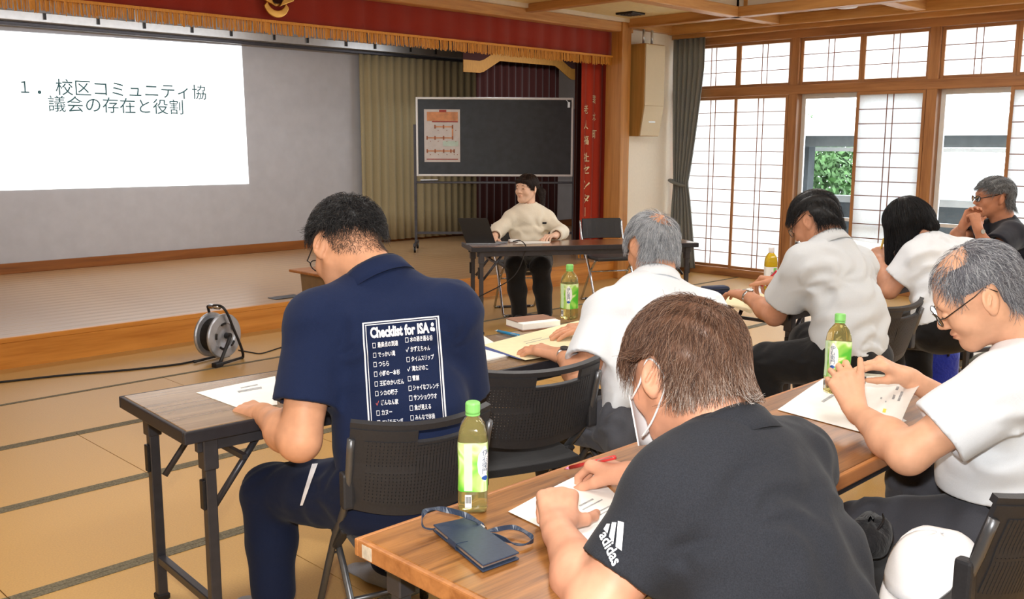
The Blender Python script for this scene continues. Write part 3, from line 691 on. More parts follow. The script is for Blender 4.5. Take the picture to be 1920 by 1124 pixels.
def place_chair(o, L, R, zt=0.765, s=1.0):          # back top-left and top-right pixels as seen from behind
    a, b = onz(*L, zt*s), onz(*R, zt*s); d = b-a; ang = math.atan2(d.y, d.x); c = (a+b)/2
    o.rotation_euler = (0, 0, ang); o.scale = (s, s, s)
    off = Matrix.Rotation(ang, 3, 'Z') @ Vector((0, -0.25*s, 0)); o.location = (c.x-off.x, c.y-off.y, 0); return o
chair0 = make_chair('black folding chair under the man in the navy polo')
def chair(label):
    c = copy_tree(chair0); c['label'] = label; return c
place_chair(chair0, (668, 806), (915, 773), s=1.0); chair0.scale = (0.86, 1, 1)
ch_empty = place_chair(chair('empty black folding chair beside the navy polo man'), (900, 708), (1122, 682), s=1.0)
ch_p2 = place_chair(chair('black folding chair under the white-haired man in white shirt'), (1172, 664), (1370, 628), s=1.0)
ch_p5 = place_chair(chair('black folding chair behind the black-haired man writing'), (1628, 586), (1738, 566), s=1.0)
ch_p6 = place_chair(chair('black folding chair under the woman with bobbed hair'), (1742, 512), (1850, 500), s=1.0)
ch_cap = chair('black folding chair holding the white cap and black pouch'); ch_cap.location = (2.27, 0.84, 0); ch_cap.rotation_euler = (0, 0, -0.12)
ch_p4 = chair('black folding chair under the man holding the tea bottle'); ch_p4.location = (2.80, 0.80, 0); ch_p4.rotation_euler = (0, 0, -0.12)
ch_p3 = chair('black folding chair under the man in the black sports shirt'); ch_p3.location = (1.55, 0.58, 0); ch_p3.rotation_euler = (0, 0, 0.1)
ch_p7 = chair('black folding chair under the man in the black polo by the windows'); ch_p7.location = (7.35, 2.35, 0); ch_p7.rotation_euler = (0, 0, 1.25)

# ---- chromed tube chairs at the presenter's table
def make_pipe_chair(label):
    o = thing('pipe_chair', label=label, cat='chair')
    g = []
    for j in range(5):
        z = 0.60+0.19*j/4; g.append([(x, -0.20-0.03*(z-0.6)/0.19-0.035*(1-(x/0.2)**2), z) for x in [-0.2+0.05*k for k in range(9)]])
    MB().sheet(g, 0.02).build('backrest', M['chair_black'], o, bevel=0.004)
    MB().box((-0.195, -0.17, 0.425), (0.195, 0.20, 0.46)).build('seat', M['chair_black'], o, bevel=0.012, seg=2)
    for s in (-1, 1):
        p = smooth_path([(s*0.21, -0.235, 0.775), (s*0.21, -0.17, 0.58), (s*0.212, 0.02, 0.36), (s*0.212, 0.20, 0.06), (s*0.205, 0.232, 0.014), (s*0.165, 0.236, 0.012)], 5)
        MB().tube(p, 0.011, 8).build('front_leg', M['steel'], o, smooth=True)
        q_ = smooth_path([(s*0.19, 0.14, 0.425), (s*0.19, 0.0, 0.30), (s*0.19, -0.19, 0.06), (s*0.185, -0.235, 0.014), (s*0.15, -0.242, 0.012)], 5)
        MB().tube(q_, 0.011, 8).build('rear_leg', M['steel'], o, smooth=True)
    MB().tube([(-0.17, 0.236, 0.012), (0.17, 0.236, 0.012)], 0.011, 8).build('floor_bar', M['dark_steel'], o, smooth=True)
    MB().tube([(-0.155, -0.242, 0.012), (0.155, -0.242, 0.012)], 0.011, 8).build('floor_bar', M['dark_steel'], o, smooth=True)
    MB().tube([(-0.19, 0.02, 0.31), (0.19, 0.02, 0.31)], 0.007, 8).build('crossbar', M['steel'], o, smooth=True)
    return o
dD = TD.rotation_euler[2]
pc1 = make_pipe_chair('chrome legged chair under the woman presenter'); pc2 = copy_tree(pc1); pc2['label'] = 'empty chrome legged chair beside the woman presenter'
pc1.rotation_euler = (0, 0, dD+PI); pc2.rotation_euler = (0, 0, dD+PI+0.05)
a_ = onz(985, 590, 0); pc1.location = (a_.x+0.06, a_.y+0.12, 0)
b_ = onz(1155, 572, 0); pc2.location = (b_.x+0.03, b_.y+0.12, 0)

# ---- blackboard on castors
bbL, bbR = Vector((7.45, 9.06, 0)), Vector((8.78, 7.80, 0))
bd_ = bbR-bbL; bang = math.atan2(bd_.y, bd_.x); bc = (bbL+bbR)/2; bl = bd_.length
bo = thing('blackboard', (bc.x, bc.y, ZS), bang, label='wheeled blackboard with a white frame on the stage', cat='blackboard')
def bz(px, py):
    v = ray(px, py); n = Vector((math.sin(bang), -math.cos(bang), 0)); vv = Vector(v); t_ = (bc-Vector(CAM)).dot(n)/vv.dot(n); return Vector(CAM)+vv*t_
TL_, BR_ = bz(784, 181), bz(1078, 330)
zt, zb_ = bz(930, 183).z-ZS, bz(930, 331).z-ZS
hl = (TL_-BR_).xy.length/2
M['slate'] = mat('dark_slate_board', srgb(74, 80, 86), 0.75, var=0.12, nscale=12, spec=0.25)
MB().box((-hl+0.02, -0.012, zb_+0.02), (hl-0.02, 0.012, zt-0.02)).build('board', M['slate'], bo)
for s in (-1, 1):
    MB().box((s*hl-(0.025 if s > 0 else 0), -0.018, zb_), (s*hl+(0 if s > 0 else 0.025), 0.018, zt)).build('frame_side', M['alu_white'], bo, bevel=0.003)
    MB().box((s*(hl+0.015)-0.016, -0.016, 0.10), (s*(hl+0.015)+0.016, 0.016, zt*0.93 if s > 0 else zt-0.32)).build('post', M['dark_steel'], bo)
    MB().box((s*(hl+0.015)-0.018, -0.26, 0.07), (s*(hl+0.015)+0.018, 0.26, 0.105)).build('foot_beam', M['dark_steel'], bo, bevel=0.004)
    for sy in (-1, 1):
        MB().tube([(s*(hl+0.015)-0.012, sy*0.23, 0.036), (s*(hl+0.015)+0.012, sy*0.23, 0.036)], 0.036, 14).build('castor', M['rubber'], bo)
        MB().box((s*(hl+0.015)-0.018, sy*0.23-0.014, 0.03), (s*(hl+0.015)+0.018, sy*0.23+0.014, 0.075)).build('castor_fork', M['steel'], bo)
for z in (zb_, zt-0.025): MB().box((-hl+0.024, -0.018, z), (hl-0.024, 0.018, z+0.025)).build('frame_rail', M['alu_white'], bo, bevel=0.003)
MB().box((-hl, -0.075, zb_-0.085), (hl, -0.012, zb_-0.06)).build('chalk_tray', M['dark_steel'], bo, bevel=0.004)
MB().box((-hl-0.01, -0.012, 0.20), (hl+0.01, 0.012, 0.23)).build('lower_bar', M['dark_steel'], bo)
MB().tube([(-hl+0.05, -0.045, zb_-0.048), (-hl+0.26, -0.045, zb_-0.044)], 0.012, 8).build('marker_pen', M['alu'], bo)
ps = thing('exercise_poster', (bc.x, bc.y, ZS), bang, label='creased white and orange poster pinned on the left of the blackboard', cat='poster')
M['poster'] = mat('glossy_poster_paper', srgb(206, 200, 196), 0.35, var=0.06, nscale=9, bump=0.25, bdist=0.01)
M['poster_orange'] = mat('orange_print', srgb(206, 140, 92), 0.4, var=0.25, nscale=14)
M['poster_red'] = mat('red_print', srgb(164, 52, 38), 0.4, var=0.15, nscale=20)
M['poster_brown'] = mat('brown_print', srgb(150, 84, 50), 0.5, var=0.3, nscale=40)
M['poster_mint'] = mat('pale_green_print', srgb(190, 212, 200), 0.4, var=0.1, nscale=14)
def blocal(px, py):
    v = bz(px, py)-bc; c, s = math.cos(-bang), math.sin(-bang); return (v.x*c-v.y*s, v.z-ZS)
pa, pb = blocal(795, 205), blocal(863, 304)
x0_, z1_ = pa; x1_, z0_ = pb
g = [[(x0_+(x1_-x0_)*i/8, -0.0145-0.003*math.sin(i*1.7+j*2.1)**2, z0_+(z1_-z0_)*j/10) for i in range(9)] for j in range(11)]
MB().sheet(g, 0.0012).build('sheet', M['poster'], ps)
def pr(u0, v0, u1, v1, m, name='print', k=0): MB().box((x0_+(x1_-x0_)*u0, -0.0192-0.0004*k, z1_+(z0_-z1_)*v1), (x0_+(x1_-x0_)*u1, -0.0188-0.0004*k, z1_+(z0_-z1_)*v0)).build(name, M[m], ps)
pr(0.08, 0.05, 0.94, 0.22, 'poster_orange'); pr(0.22, 0.225, 0.94, 0.245, 'poster_red'); pr(0.42, 0.01, 0.62, 0.055, 'poster_red', k=1)
pr(0.52, 0.60, 0.95, 0.70, 'poster_mint'); pr(0.06, 0.94, 0.94, 0.955, 'poster_red')
for (v, us) in ((0.33, (0.30, 0.54, 0.79)), (0.54, (0.08, 0.30, 0.54, 0.79)), (0.79, (0.08, 0.30, 0.54, 0.74, 0.83))):
    pr(us[0], v-0.012, us[-1], v+0.012, 'poster_orange', 'track')
    for u_ in us: pr(u_-0.018, v-0.035, u_+0.018, v+0.035, 'poster_brown', 'figure', 1); pr(u_+0.08, v+0.06, u_+0.10, v+0.075, 'poster_brown', 'number', 1)
pr(0.77, 0.33, 0.81, 0.54, 'poster_orange', 'track')
mg = thing('board_clip', (bc.x, bc.y, ZS), bang, label='small silver clip at the top right of the blackboard', cat='clip')
cc = blocal(1066, 196); MB().box((cc[0]-0.012, -0.035, cc[1]-0.04), (cc[0]+0.018, -0.0185, cc[1]+0.03)).build('clip_body', M['alu'], mg, bevel=0.004); MB().tube([(cc[0]-0.03, -0.02, cc[1]+0.05), (cc[0], -0.02, cc[1]+0.02)], 0.006, 6).build('clip_arm', M['alu'], mg)

# ---- small school desk in front of the stage
dk = onz(541, 505, .70)
sd = thing('school_desk', (dk.x, dk.y, 0), 0.0, label='small wooden desk with a brown top in front of the stage', cat='desk')
M['desk_side'] = mat('grey_brown_desk_steel', srgb(134, 112, 84), 0.5, 0.2, var=0.1, nscale=20)
MB().box((0, -0.62, 0.682), (0.46, 0.0, 0.70)).build('desk_top', M['edge_wood'], sd, bevel=0.004)
for x in (0.02, 0.42):
    MB().prism([(x, -0.10, 0.682), (x, -0.52, 0.682), (x, -0.50, 0.52), (x, -0.26, 0.50), (x, -0.24, 0.02), (x, -0.14, 0.02), (x, -0.13, 0.46)], (0.02, 0, 0)).build('side_leg', M['desk_side'], sd, bevel=0.004)
    MB().box((x-0.004, -0.58, 0.0), (x+0.024, -0.04, 0.026)).build('foot', M['desk_side'], sd, bevel=0.004)
MB().box((0.04, -0.53, 0.55), (0.42, -0.12, 0.681)).build('drawer_box', M['desk_side'], sd)
fp = onz(535, 558, ZS)
fo = MB().box((-0.13, -0.07, 0.0005), (0.13, 0.07, 0.006)).build('floor_socket', M['dark_steel'], bevel=0.003); fo.location = (fp.x, fp.y, ZS); tag(fo, 'dark metal socket plate set in the stage floor', 'floor socket')

# ---- cable reel with cords
rp = onz(412, 681, 0)
re_ = thing('cable_reel', (rp.x+0.02, rp.y+0.05, 0), 0.30, label='grey metal cable reel with black handle against the stage front', cat='cable reel')
M['reel'] = mat('galvanised_reel', srgb(172, 176, 184), 0.35, 0.6, var=0.08, nscale=20)
ar = 0.155; zc = 0.185
def disc(y, r, name, m, par, rin=0.0):
    mb = MB().lathe([(0.0, 0), (r*0.3, 0.0), (r*0.55, 0.004), (r*0.6, 0.012), (r*0.95, 0.012), (r, 0.005), (r, -0.006), (0.0, -0.006)], 36)
    return mb.xform(Matrix.Translation((0, y, zc)) @ Matrix.Rotation(PI/2, 4, 'X')).build(name, m, par, smooth=False)
fd = disc(-0.06, ar, 'front_flange', M['reel'], re_); disc(0.06, ar, 'rear_flange', M['reel'], re_)
MB().lathe([(0.118, -0.055), (0.118, 0.055)], 28).xform(Matrix.Translation((0, 0, zc)) @ Matrix.Rotation(PI/2, 4, 'X')).build('wound_cable', M['rubber'], re_)
for k in range(5):
    a = 2*PI*k/5+0.5; pts = [(0.088*math.cos(a+t_*0.45), -0.076, zc+0.088*math.sin(a+t_*0.45)) for t_ in (-0.5, -0.25, 0, 0.25, 0.5)]
    MB().tube(pts, 0.008, 6).build('flange_slot', M['black'], fd)
MB().tube(smooth_path([(0.02, -0.085, zc), (0.0, -0.105, zc-0.02), (-0.11, -0.12, 0.02)], 4), 0.012, 8).build('crank', M['black'], re_, smooth=True)
MB().lathe([(0.022, -0.02), (0.022, 0.02)], 14).xform(Matrix.Translation((0.02, -0.075, zc)) @ Matrix.Rotation(PI/2, 4, 'X')).build('axle_hub', M['black'], re_)
MB().tube(smooth_path([(-0.02, 0.06, zc+0.2), (-0.02, -0.08, zc+0.205), (0.05, -0.10, zc+0.05), (0.13, -0.10, 0.014), (0.13, 0.08, 0.014), (0.05, 0.09, zc+0.05), (-0.02, 0.06, zc+0.2)], 6), 0.0095, 8).build('handle_frame', M['black'], re_, smooth=True)
MB().tube([(-0.02, -0.05, zc+0.203), (-0.02, 0.04, zc+0.203)], 0.017, 10).build('hand_grip', M['steel'], re_, smooth=True)
MB().tube([(-0.12, -0.12, 0.014), (0.13, -0.10, 0.014)], 0.0095, 8).build('base_bar', M['black'], re_, smooth=True)
MB().tube([(-0.14, 0.09, 0.014), (0.13, 0.085, 0.014)], 0.0095, 8).build('base_bar', M['black'], re_, smooth=True)
MB().box((-0.17, -0.145, 0.001), (-0.10, -0.10, 0.034)).build('plug', M['black'], re_, bevel=0.008, seg=2)
def cord(pix, label, r=0.0065, tail=None, name='extension_cord'):
    P = [onz(x, y_, r+0.0005) for x, y_ in pix]
    if tail: P += [Vector(t_) for t_ in tail]
    o = MB().tube(smooth_path(P, 6), r, 6).build(name, M['rubber'], smooth=True); return tag(o, label, 'cable')
cord([(-60, 722), (0, 717), (120, 704), (240, 694), (330, 684), (366, 677)], 'black power cord running left from the cable reel', 0.007)
cord([(447, 657), (470, 661), (487, 663.5), (505, 659), (527, 652), (575, 640), (640, 634), (700, 626), (790, 612), (845, 600), (872, 590), (885, 585)], 'thin black cord running right from the cable reel', 0.0045)

# ---- things on the presenter's table
def on(px, py, z=0.7): return onz(px, py, z)
lp = thing('laptop', (0, 0, 0), label='open black laptop seen from behind on the presenter table', cat='laptop')
M['laptop'] = mat('black_laptop_shell', srgb(24, 24, 26), 0.4, var=0.1, nscale=60)
M['laptop_grey'] = mat('grey_laptop_deck', srgb(120, 122, 126), 0.35, 0.4, var=0.05, nscale=60)
A, B = on(873, 456), on(923, 456.5); A.z = B.z = 0.7
A = on(876, 458); B = on(925, 457)
u_ = Vector((0.74, -0.67, 0)).normalized(); A = on(874, 459.5); B = A+u_*0.235
n_ = Vector((0.67, 0.74, 0)).normalized(); upv = (Vector((0, 0, 1))-n_*0.10-u_*0.31)
h_ = 0.215
MB().prism([A+Vector((0, 0, 0.014)), B+Vector((0, 0, 0.014)), B+upv*h_, A+upv*h_], n_*0.006).build('lid', M['laptop'], lp)
MB().prism([A+Vector((0, 0, 0.002)), B+Vector((0, 0, 0.002)), B+n_*0.12+u_*0.10+Vector((0, 0, 0.002)), A+n_*0.12+u_*0.10+Vector((0, 0, 0.002))], (0, 0, 0.014)).build('base', M['laptop_grey'], lp)
mbk = MB()
c = on(955, 455); o = MB().box((-0.04, -0.03, 0.0005), (0.04, 0.03, 0.022)).build('power_adapter', M['white'], bevel=0.005); o.location = (c.x+0.05, c.y+0.0, 0.7); o.rotation_euler = (0, 0, dD); tag(o, 'small white adapter box beside the laptop', 'adapter')
fT = on(983, 461.5)
P = [on(962, 456)+Vector((0, 0, 0.012)), on(975, 456)+Vector((0, 0, 0.02)), fT+Vector((0, -0.01, 0.008)), fT+Vector((-0.012, -0.018, -0.05)), Vector((fT.x-0.12, fT.y+0.02, 0.45)), Vector((fT.x-0.42, fT.y+0.22, 0.25)), Vector((fT.x-0.62, fT.y+0.26, 0.03)), onz(885, 583, 0.006), onz(868, 580, 0.006)]
o = MB().tube(smooth_path(P, 8), 0.0045, 6).build('laptop_cable', M['rubber'], smooth=True); tag(o, 'black laptop cable hanging over the front edge of the presenter table', 'cable')
def paper(name, corners, label, material, z=0.7005, thick=0.0008, curl=0.0, cat='paper', lines=(), nx=8, ink=None, group=None, sheets=1):
    o = thing(name, (0, 0, 0), label=label, cat=cat, group=group)
    C = [onz(px, py, z) if not isinstance(px, Vector) else px for px, py in corners]   # BL, BR, TR, TL
    g = []
    def pt(u, v):
        p = (C[0]*(1-u)+C[1]*u)*(1-v)+(C[3]*(1-u)+C[2]*u)*v
        return p+Vector((0, 0, curl*math.sin(u*PI)*(0.4+0.6*v)+curl*0.8*max(0, 0.35-u)**2*6))
    for j in range(nx+1): g.append([pt(i/nx, j/nx) for i in range(nx+1)])
    MB().sheet(g, thick, (0, 0, 1)).build('sheet', material, o)
    for (u0, v0, u1, v1) in lines:
        q = [pt(u0, v0), pt(u1, v0), pt(u1, v1), pt(u0, v1)]; gg = [[pt(u0+(u1-u0)*i/4, v0+(v1-v0)*j)+Vector((0, 0, thick+0.0004)) for i in range(5)] for j in range(2)]
        MB().sheet(gg, 0.0002, (0, 0, 1)).build('print_line', ink or M['ink'], o)
    return o
M['paper'] = mat('white_paper', srgb(244, 244, 240), 0.8, var=0.02, nscale=30)
M['cream_paper'] = mat('cream_paper', srgb(238, 228, 188), 0.8, var=0.03, nscale=30)
M['ink'] = mat('grey_print_ink', srgb(168, 170, 172), 0.8, var=0.3, nscale=90)
M['ink_dark'] = mat('dark_print_ink', srgb(60, 60, 64), 0.8, var=0.3, nscale=90)
M['blue_line'] = mat('blue_folder_line', srgb(60, 80, 140), 0.6)
paper('handout_sheet', [(966, 458.2), (1030, 456.5), (1033, 452), (975, 453)], 'white sheet in front of the woman presenter', M['paper'], z=0.7015)
# ---- papers of the navy polo man and his neighbour
paper('handout_sheet', [(442, 764), (520, 760), (516, 706), (368, 737)], 'white handout under the hand of the navy polo man', M['paper'], z=0.7005, lines=[(0.42, 0.62, 0.78, 0.70), (0.5, 0.78, 0.74, 0.82)])
# ---- tea bottles
def bottle_mat(name, col, alpha=0.55):
    m, nt, b, N, L = _new(name)
    v = _coords(N, L); nz = N.new('ShaderNodeTexNoise'); nz.inputs['Scale'].default_value = 12; L.new(v, nz.inputs['Vector'])
    L.new(_ramp(N, L, nz.outputs['Fac'], [(0.2, tuple(c*0.9 for c in col)), (0.8, col)]), b.inputs['Base Color'])
    b.inputs['Roughness'].default_value = 0.08; b.inputs['Transmission Weight'].default_value = alpha; b.inputs['IOR'].default_value = 1.2; b.inputs['Coat Weight'].default_value = 0.6
    return m
M['tea'] = bottle_mat('green_tea', srgb(234, 220, 140), 0.8)
M['tea_clear'] = bottle_mat('clear_bottle_plastic', srgb(232, 236, 226), 0.75)
M['tea_yellow'] = bottle_mat('yellow_tea', srgb(226, 190, 40), 0.3)
M['cap_green'] = mat('pale_green_cap', srgb(132, 206, 112), 0.4, var=0.04, nscale=40)
M['cap_white'] = mat('white_cap_plastic', srgb(236, 236, 240), 0.4, var=0.04, nscale=40)
def label_mat():
    m, nt, b, N, L = _new('green_tea_label')
    v = _coords(N, L, (1, 1, 1)); nz = N.new('ShaderNodeTexNoise'); nz.inputs['Scale'].default_value = 14; nz.inputs['Detail'].default_value = 1; nz.inputs['Distortion'].default_value = 1.5
    L.new(v, nz.inputs['Vector'])
    L.new(_ramp(N, L, nz.outputs['Fac'], [(0.36, srgb(84, 190, 50)), (0.46, srgb(166, 220, 96)), (0.56, srgb(226, 240, 190)), (0.66, srgb(170, 218, 110))]), b.inputs['Base Color'])
    b.inputs['Roughness'].default_value = 0.35; b.inputs['Coat Weight'].default_value = 0.3; return m
M['label_green'] = label_mat(); M['label_white'] = mat('white_label', srgb(238, 240, 240), 0.4, var=0.03, nscale=30)
M['label_blue'] = mat('blue_label_print', srgb(40, 84, 160), 0.4); M['label_strip'] = mat('pale_green_strip', srgb(206, 236, 196), 0.4, var=0.06, nscale=60)
M['label_ink'] = mat('label_ink', srgb(70, 90, 120), 0.5); M['kanji_black'] = mat('black_label_ink', srgb(40, 40, 44), 0.5)
def make_bottle(label, loc, rz, kind='green', s=1.0, tilt=None):
    o = thing('tea_bottle', loc, rz, label=label, cat='bottle'); o.scale = (s, s, s)
    r = 0.0345; sq = 0.5
    prof = [(0.026, 0.0), (0.033, 0.004), (r, 0.012), (r, 0.03), (r*0.985, 0.06), (r*0.96, 0.085), (r*0.985, 0.11), (r, 0.14), (r*0.99, 0.155), (r*0.93, 0.170), (r*0.78, 0.184), (r*0.55, 0.195), (0.0125, 0.203), (0.0125, 0.21)]
    body = MB().lathe(prof, 32, sq).build('bottle_body', M['tea'] if kind == 'green' else M['tea_yellow'], o, smooth=True)
    cap = MB().lathe([(0.0145, 0.208), (0.0155, 0.212), (0.0155, 0.228), (0.013, 0.2315), (0.0, 0.2315)], 22).build('cap', M['cap_green'] if kind == 'green' else M['cap_white'], o, bevel=0.001)
    MB().lathe([(0.0152, 0.2035), (0.0152, 0.2075)], 22).build('cap_ring', M['cap_green'] if kind == 'green' else M['cap_white'], o)
    z0, z1 = (0.048, 0.152) if kind == 'green' else (0.03, 0.13)
    def rad(z):
        for (ra, za), (rb, zb2) in zip(prof, prof[1:]):
            if za <= z <= zb2: return ra+(rb-ra)*(z-za)/max(1e-6, zb2-za)
        return r
    zs = [z0+(z1-z0)*i/8 for i in range(9)]
    lb = MB().lathe([(rad(z)+0.0006, z) for z in zs], 32, sq)
    lb.f = lb.f[:32*8]                                   # no caps
    lo = lb.build('label_wrap', M['label_green'] if kind == 'green' else M['label_white'], o, smooth=True, fix=False)
    def wrap(me, zc, a0, hgt, name, m, lift=0.0014):     # flat art bent round the bottle
        ys = [v.co.y for v in me.vertices]; xs = [v.co.x for v in me.vertices]; sc_ = hgt/max(1e-6, max(ys)-min(ys)); cx, cy = (max(xs)+min(xs))/2, (max(ys)+min(ys))/2
        for v in me.vertices:
            z = zc+(v.co.y-cy)*sc_; a = a0+(v.co.x-cx)*sc_/r; c_, s_ = math.cos(a), math.sin(a)
            e = 2.0/(2.0+sq*6); q = (abs(c_)**(2/e)+abs(s_)**(2/e))**(-e/2)*(1-0.11*sq*2)
            R_ = (rad(z)+lift)*q; v.co = Vector((R_*c_, R_*s_, z))
        return link(name, me, m, lo)
    def rectme(w, h, n=8, ell=False):
        me = bpy.data.meshes.new('art'); vs, fs = [], []
        for j in range(5):
            for i in range(n+1):
                x, y_ = (i/n-0.5)*w, (j/4-0.5)*h
                if ell: x *= math.sqrt(max(0.02, 1-(2*y_/h)**2))
                vs.append((x, y_, 0))
        for j in range(4):
            for i in range(n): a = j*(n+1)+i; fs.append((a, a+1, a+n+2, a+n+1))
        me.from_pydata(vs, [], fs); return me
    if kind == 'green':
        wrap(rectme(0.4, 1.0, 8, True), 0.108, -PI/2+0.75, 0.075, 'oval_panel', M['label_white'])
        wrap(text_mesh('伊\n右\n衛\n門', 1.0, line=0.95), 0.112, -PI/2+0.75, 0.052, 'lettering', M['label_ink'], 0.002)
        wrap(rectme(1.4, 1.0, 6, True), 0.078, -PI/2+0.75, 0.010, 'blue_mark', M['label_blue'], 0.0022)
        wrap(rectme(0.17, 1.0), 0.100, -PI/2-0.25, 0.10, 'info_strip', M['label_strip'])
        wrap(rectme(0.5, 1.0), 0.028, -PI/2-0.25, 0.028, 'barcode_panel', M['label_white'], 0.001)
        for k in range(6): wrap(rectme(0.08, 1.0, 2), 0.031, -PI/2-0.25+(k-2.5)*0.055, 0.014, 'barcode_line', M['kanji_black'], 0.0016)
        for k in range(5): wrap(rectme(1.6, 1.0, 3), 0.128-k*0.013, -PI/2-0.25, 0.004, 'info_print', M['label_ink'], 0.0012)
    else:
        wrap(text_mesh('あ\nや\n鷹', 1.0, line=0.95), 0.08, -PI/2, 0.05, 'lettering', M['kanji_black'], 0.001)
        wrap(rectme(0.8, 1.0), 0.115, -PI/2+0.45, 0.02, 'green_leaf_mark', M['cap_green'], 0.001)
    return o
p = onz(887, 955, .7); BOT1 = make_bottle('tea bottle with green cap standing beside the dark phone case', (p.x, p.y, 0.7005), 0.79-PI/2+PI/2-0.79+0.78-PI/4, s=1.06)
BOT1.rotation_euler = (0, 0, -0.785)
p = onz(1067, 599, .7); BOT2 = make_bottle('tea bottle with green cap standing beside the thick notebook', (p.x, p.y, 0.7005), -0.785-0.9, s=1.10)
p = onz(1443, 503, .7)
tcy = onz(1441, 522, .70); BOT4 = make_bottle('yellow tea bottle with white label and cap beside the writing man', (0, 0, 0.7005), -0.785, 'yellow', s=1.05)
bq4 = onz(1443, 546, 0.7); BOT4.location = (bq4.x, bq4.y, 0.7005)
# ---- second row: notebook, pen, cream papers
nb = thing('thick_notebook', (0, 0, 0.7), label='thick notebook with white pages beside the tea bottle', cat='book')
a0, a1 = onz(962, 613, .7), onz(1035, 613, .7); d0 = onz(1035, 605, .7)
cN = onz(1000, 613, .7); nb.location = (cN.x, cN.y, 0.7005); nb.rotation_euler = (0, 0, -0.25)
M['brown_cover'] = mat('brown_book_cover', srgb(150, 112, 92), 0.5, var=0.1, nscale=20)
MB().box((-0.10, -0.075, 0.0), (0.10, 0.075, 0.004)).build('back_cover', M['brown_cover'], nb, bevel=0.001)
MB().box((-0.098, -0.072, 0.004), (0.096, 0.072, 0.032)).build('pages', M['paper'], nb, bevel=0.002)
MB().box((-0.10, -0.03, 0.032), (0.098, 0.075, 0.036)).build('front_cover', M['brown_cover'], nb, bevel=0.001)
def pen(name, p, q, col, label, r=0.0048, cat='pen', tip=None, clip=True):
    o = thing(name, (0, 0, 0), label=label, cat=cat); p, q = Vector(p), Vector(q); d = (q-p)
    m = mat(name+'_barrel', col, 0.3, var=0.05, nscale=60, trans=0.0)
    MB().tube([p+d*0.12, p+d*0.5, q], r, 10, radii=[r*0.9, r, r]).build('barrel', m, o, smooth=True)
    MB().tube([p, p+d*0.12], r, 8, radii=[0.0008, r*0.88]).build('tip', tip or M['alu'], o, smooth=True)
    if clip:
        n = d.cross(Vector((0.3, 0.2, 1))).normalized()*(r*1.25); MB().bar(q-d*0.28+n, q+n, 0.003, 0.002).build('clip', M['alu'], o)
    return o
pen('blue_marker', onz(928, 620, .708), onz(973, 630, .708), srgb(40, 130, 180), 'blue pen lying on the table beside the thick notebook', 0.0068)
paper('handout_stack', [(905, 680), (960, 667), (900, 628), (860, 632)], 'stack of white handouts between the navy polo man and cream papers', M['paper'], z=0.7005, thick=0.006)
paper('cream_document', [(985, 676), (1120, 652), (1085, 602), (905, 648)], 'cream document under the hands of the white-haired man', M['cream_paper'], z=0.7068, thick=0.0015, lines=[(0.30, 0.62, 0.62, 0.635), (0.3, 0.7, 0.5, 0.71)])
paper('blue_edged_folder', [(975, 674), (1040, 662), (955, 640), (897, 652)], 'blue edged sheet between the white stack and the cream document', M['blue_line'], z=0.7064, thick=0.0004)
# ---- foreground table: phone case, handout
pc = thing('phone_case', (0, 0, 0), label='dark navy phone wallet case with wrist strap on the woodgrain table', cat='phone case')
M['navy_leather'] = mat('navy_leather', srgb(44, 56, 76), 0.42, var=0.15, nscale=120, bump=0.1)
M['navy_edge'] = mat('worn_case_edge', srgb(120, 140, 168), 0.5, var=0.3, nscale=40)
a_, b_, c_, d_ = onz(812, 997, .702), onz(905, 1075, .702), onz(974, 1050, .702), onz(880, 982, .702)
zz = Vector((0, 0, 1))
ctr = (a_+b_+c_+d_)/4
def shr(p, k): return ctr+(p-ctr)*k
q = [a_, b_, c_, d_]
MB().prism([v+zz*0.0 for v in q], zz*0.003).build('back_cover', M['navy_leather'], pc, bevel=0.001)
MB().prism([shr(v, 0.93)+zz*0.0032 for v in q], zz*0.0085).build('phone', M['alu'], pc, bevel=0.002)
MB().prism([v+zz*0.0122 for v in q], zz*0.003).build('front_cover', M['navy_leather'], pc, bevel=0.0012)
mid = a_.lerp(b_, 0.42); sid = (a_-d_).normalized(); al = (b_-a_).normalized()
g = [[mid+al*w-sid*0.025+zz*0.016, mid+al*w+sid*0.001+zz*0.0162, mid+al*w+sid*0.004+zz*0.008, mid+al*w+sid*0.001+zz*0.0005] for w in (-0.018, -0.009, 0, 0.009, 0.018)]
MB().sheet(g, 0.0015).build('closure_tab', M['navy_leather'], pc)
def ribbon(P, w, name, m, par, up=Vector((0, 0, 1)), th=0.0016):
    P = smooth_path(P, 8); g = []
    for i, p_ in enumerate(P):
        t_ = (P[min(i+1, len(P)-1)]-P[max(i-1, 0)]).normalized(); s_ = up.cross(t_).normalized() if abs(t_.z) < 0.95 else Vector((1, 0, 0))
        k = 0.5+0.5*math.sin(i*0.35); s_ = (s_*k+up*(1-k)).normalized(); g.append([p_-s_*w/2, p_+s_*w/2])
    return MB().sheet(g, th).build(name, m, par)
ribbon([onz(815, 993, .712), onz(795, 990, .722), onz(792, 965, .735), onz(815, 955, .74), onz(860, 962, .735), onz(893, 978, .722), onz(908, 990, .712)], 0.012, 'wrist_strap', M['navy_leather'], pc)
ribbon([onz(905, 1000, .712), onz(925, 995, .716), onz(960, 989, .717), onz(990, 1002, .712), onz(1000, 1014, .709), onz(975, 1023, .709), onz(945, 1012, .709), onz(920, 1001, .709)], 0.010, 'strap_end', M['navy_leather'], pc)
MB().tube([onz(898, 983, .715), onz(910, 992, .713)], 0.004, 8).build('clasp', M['steel'], pc)
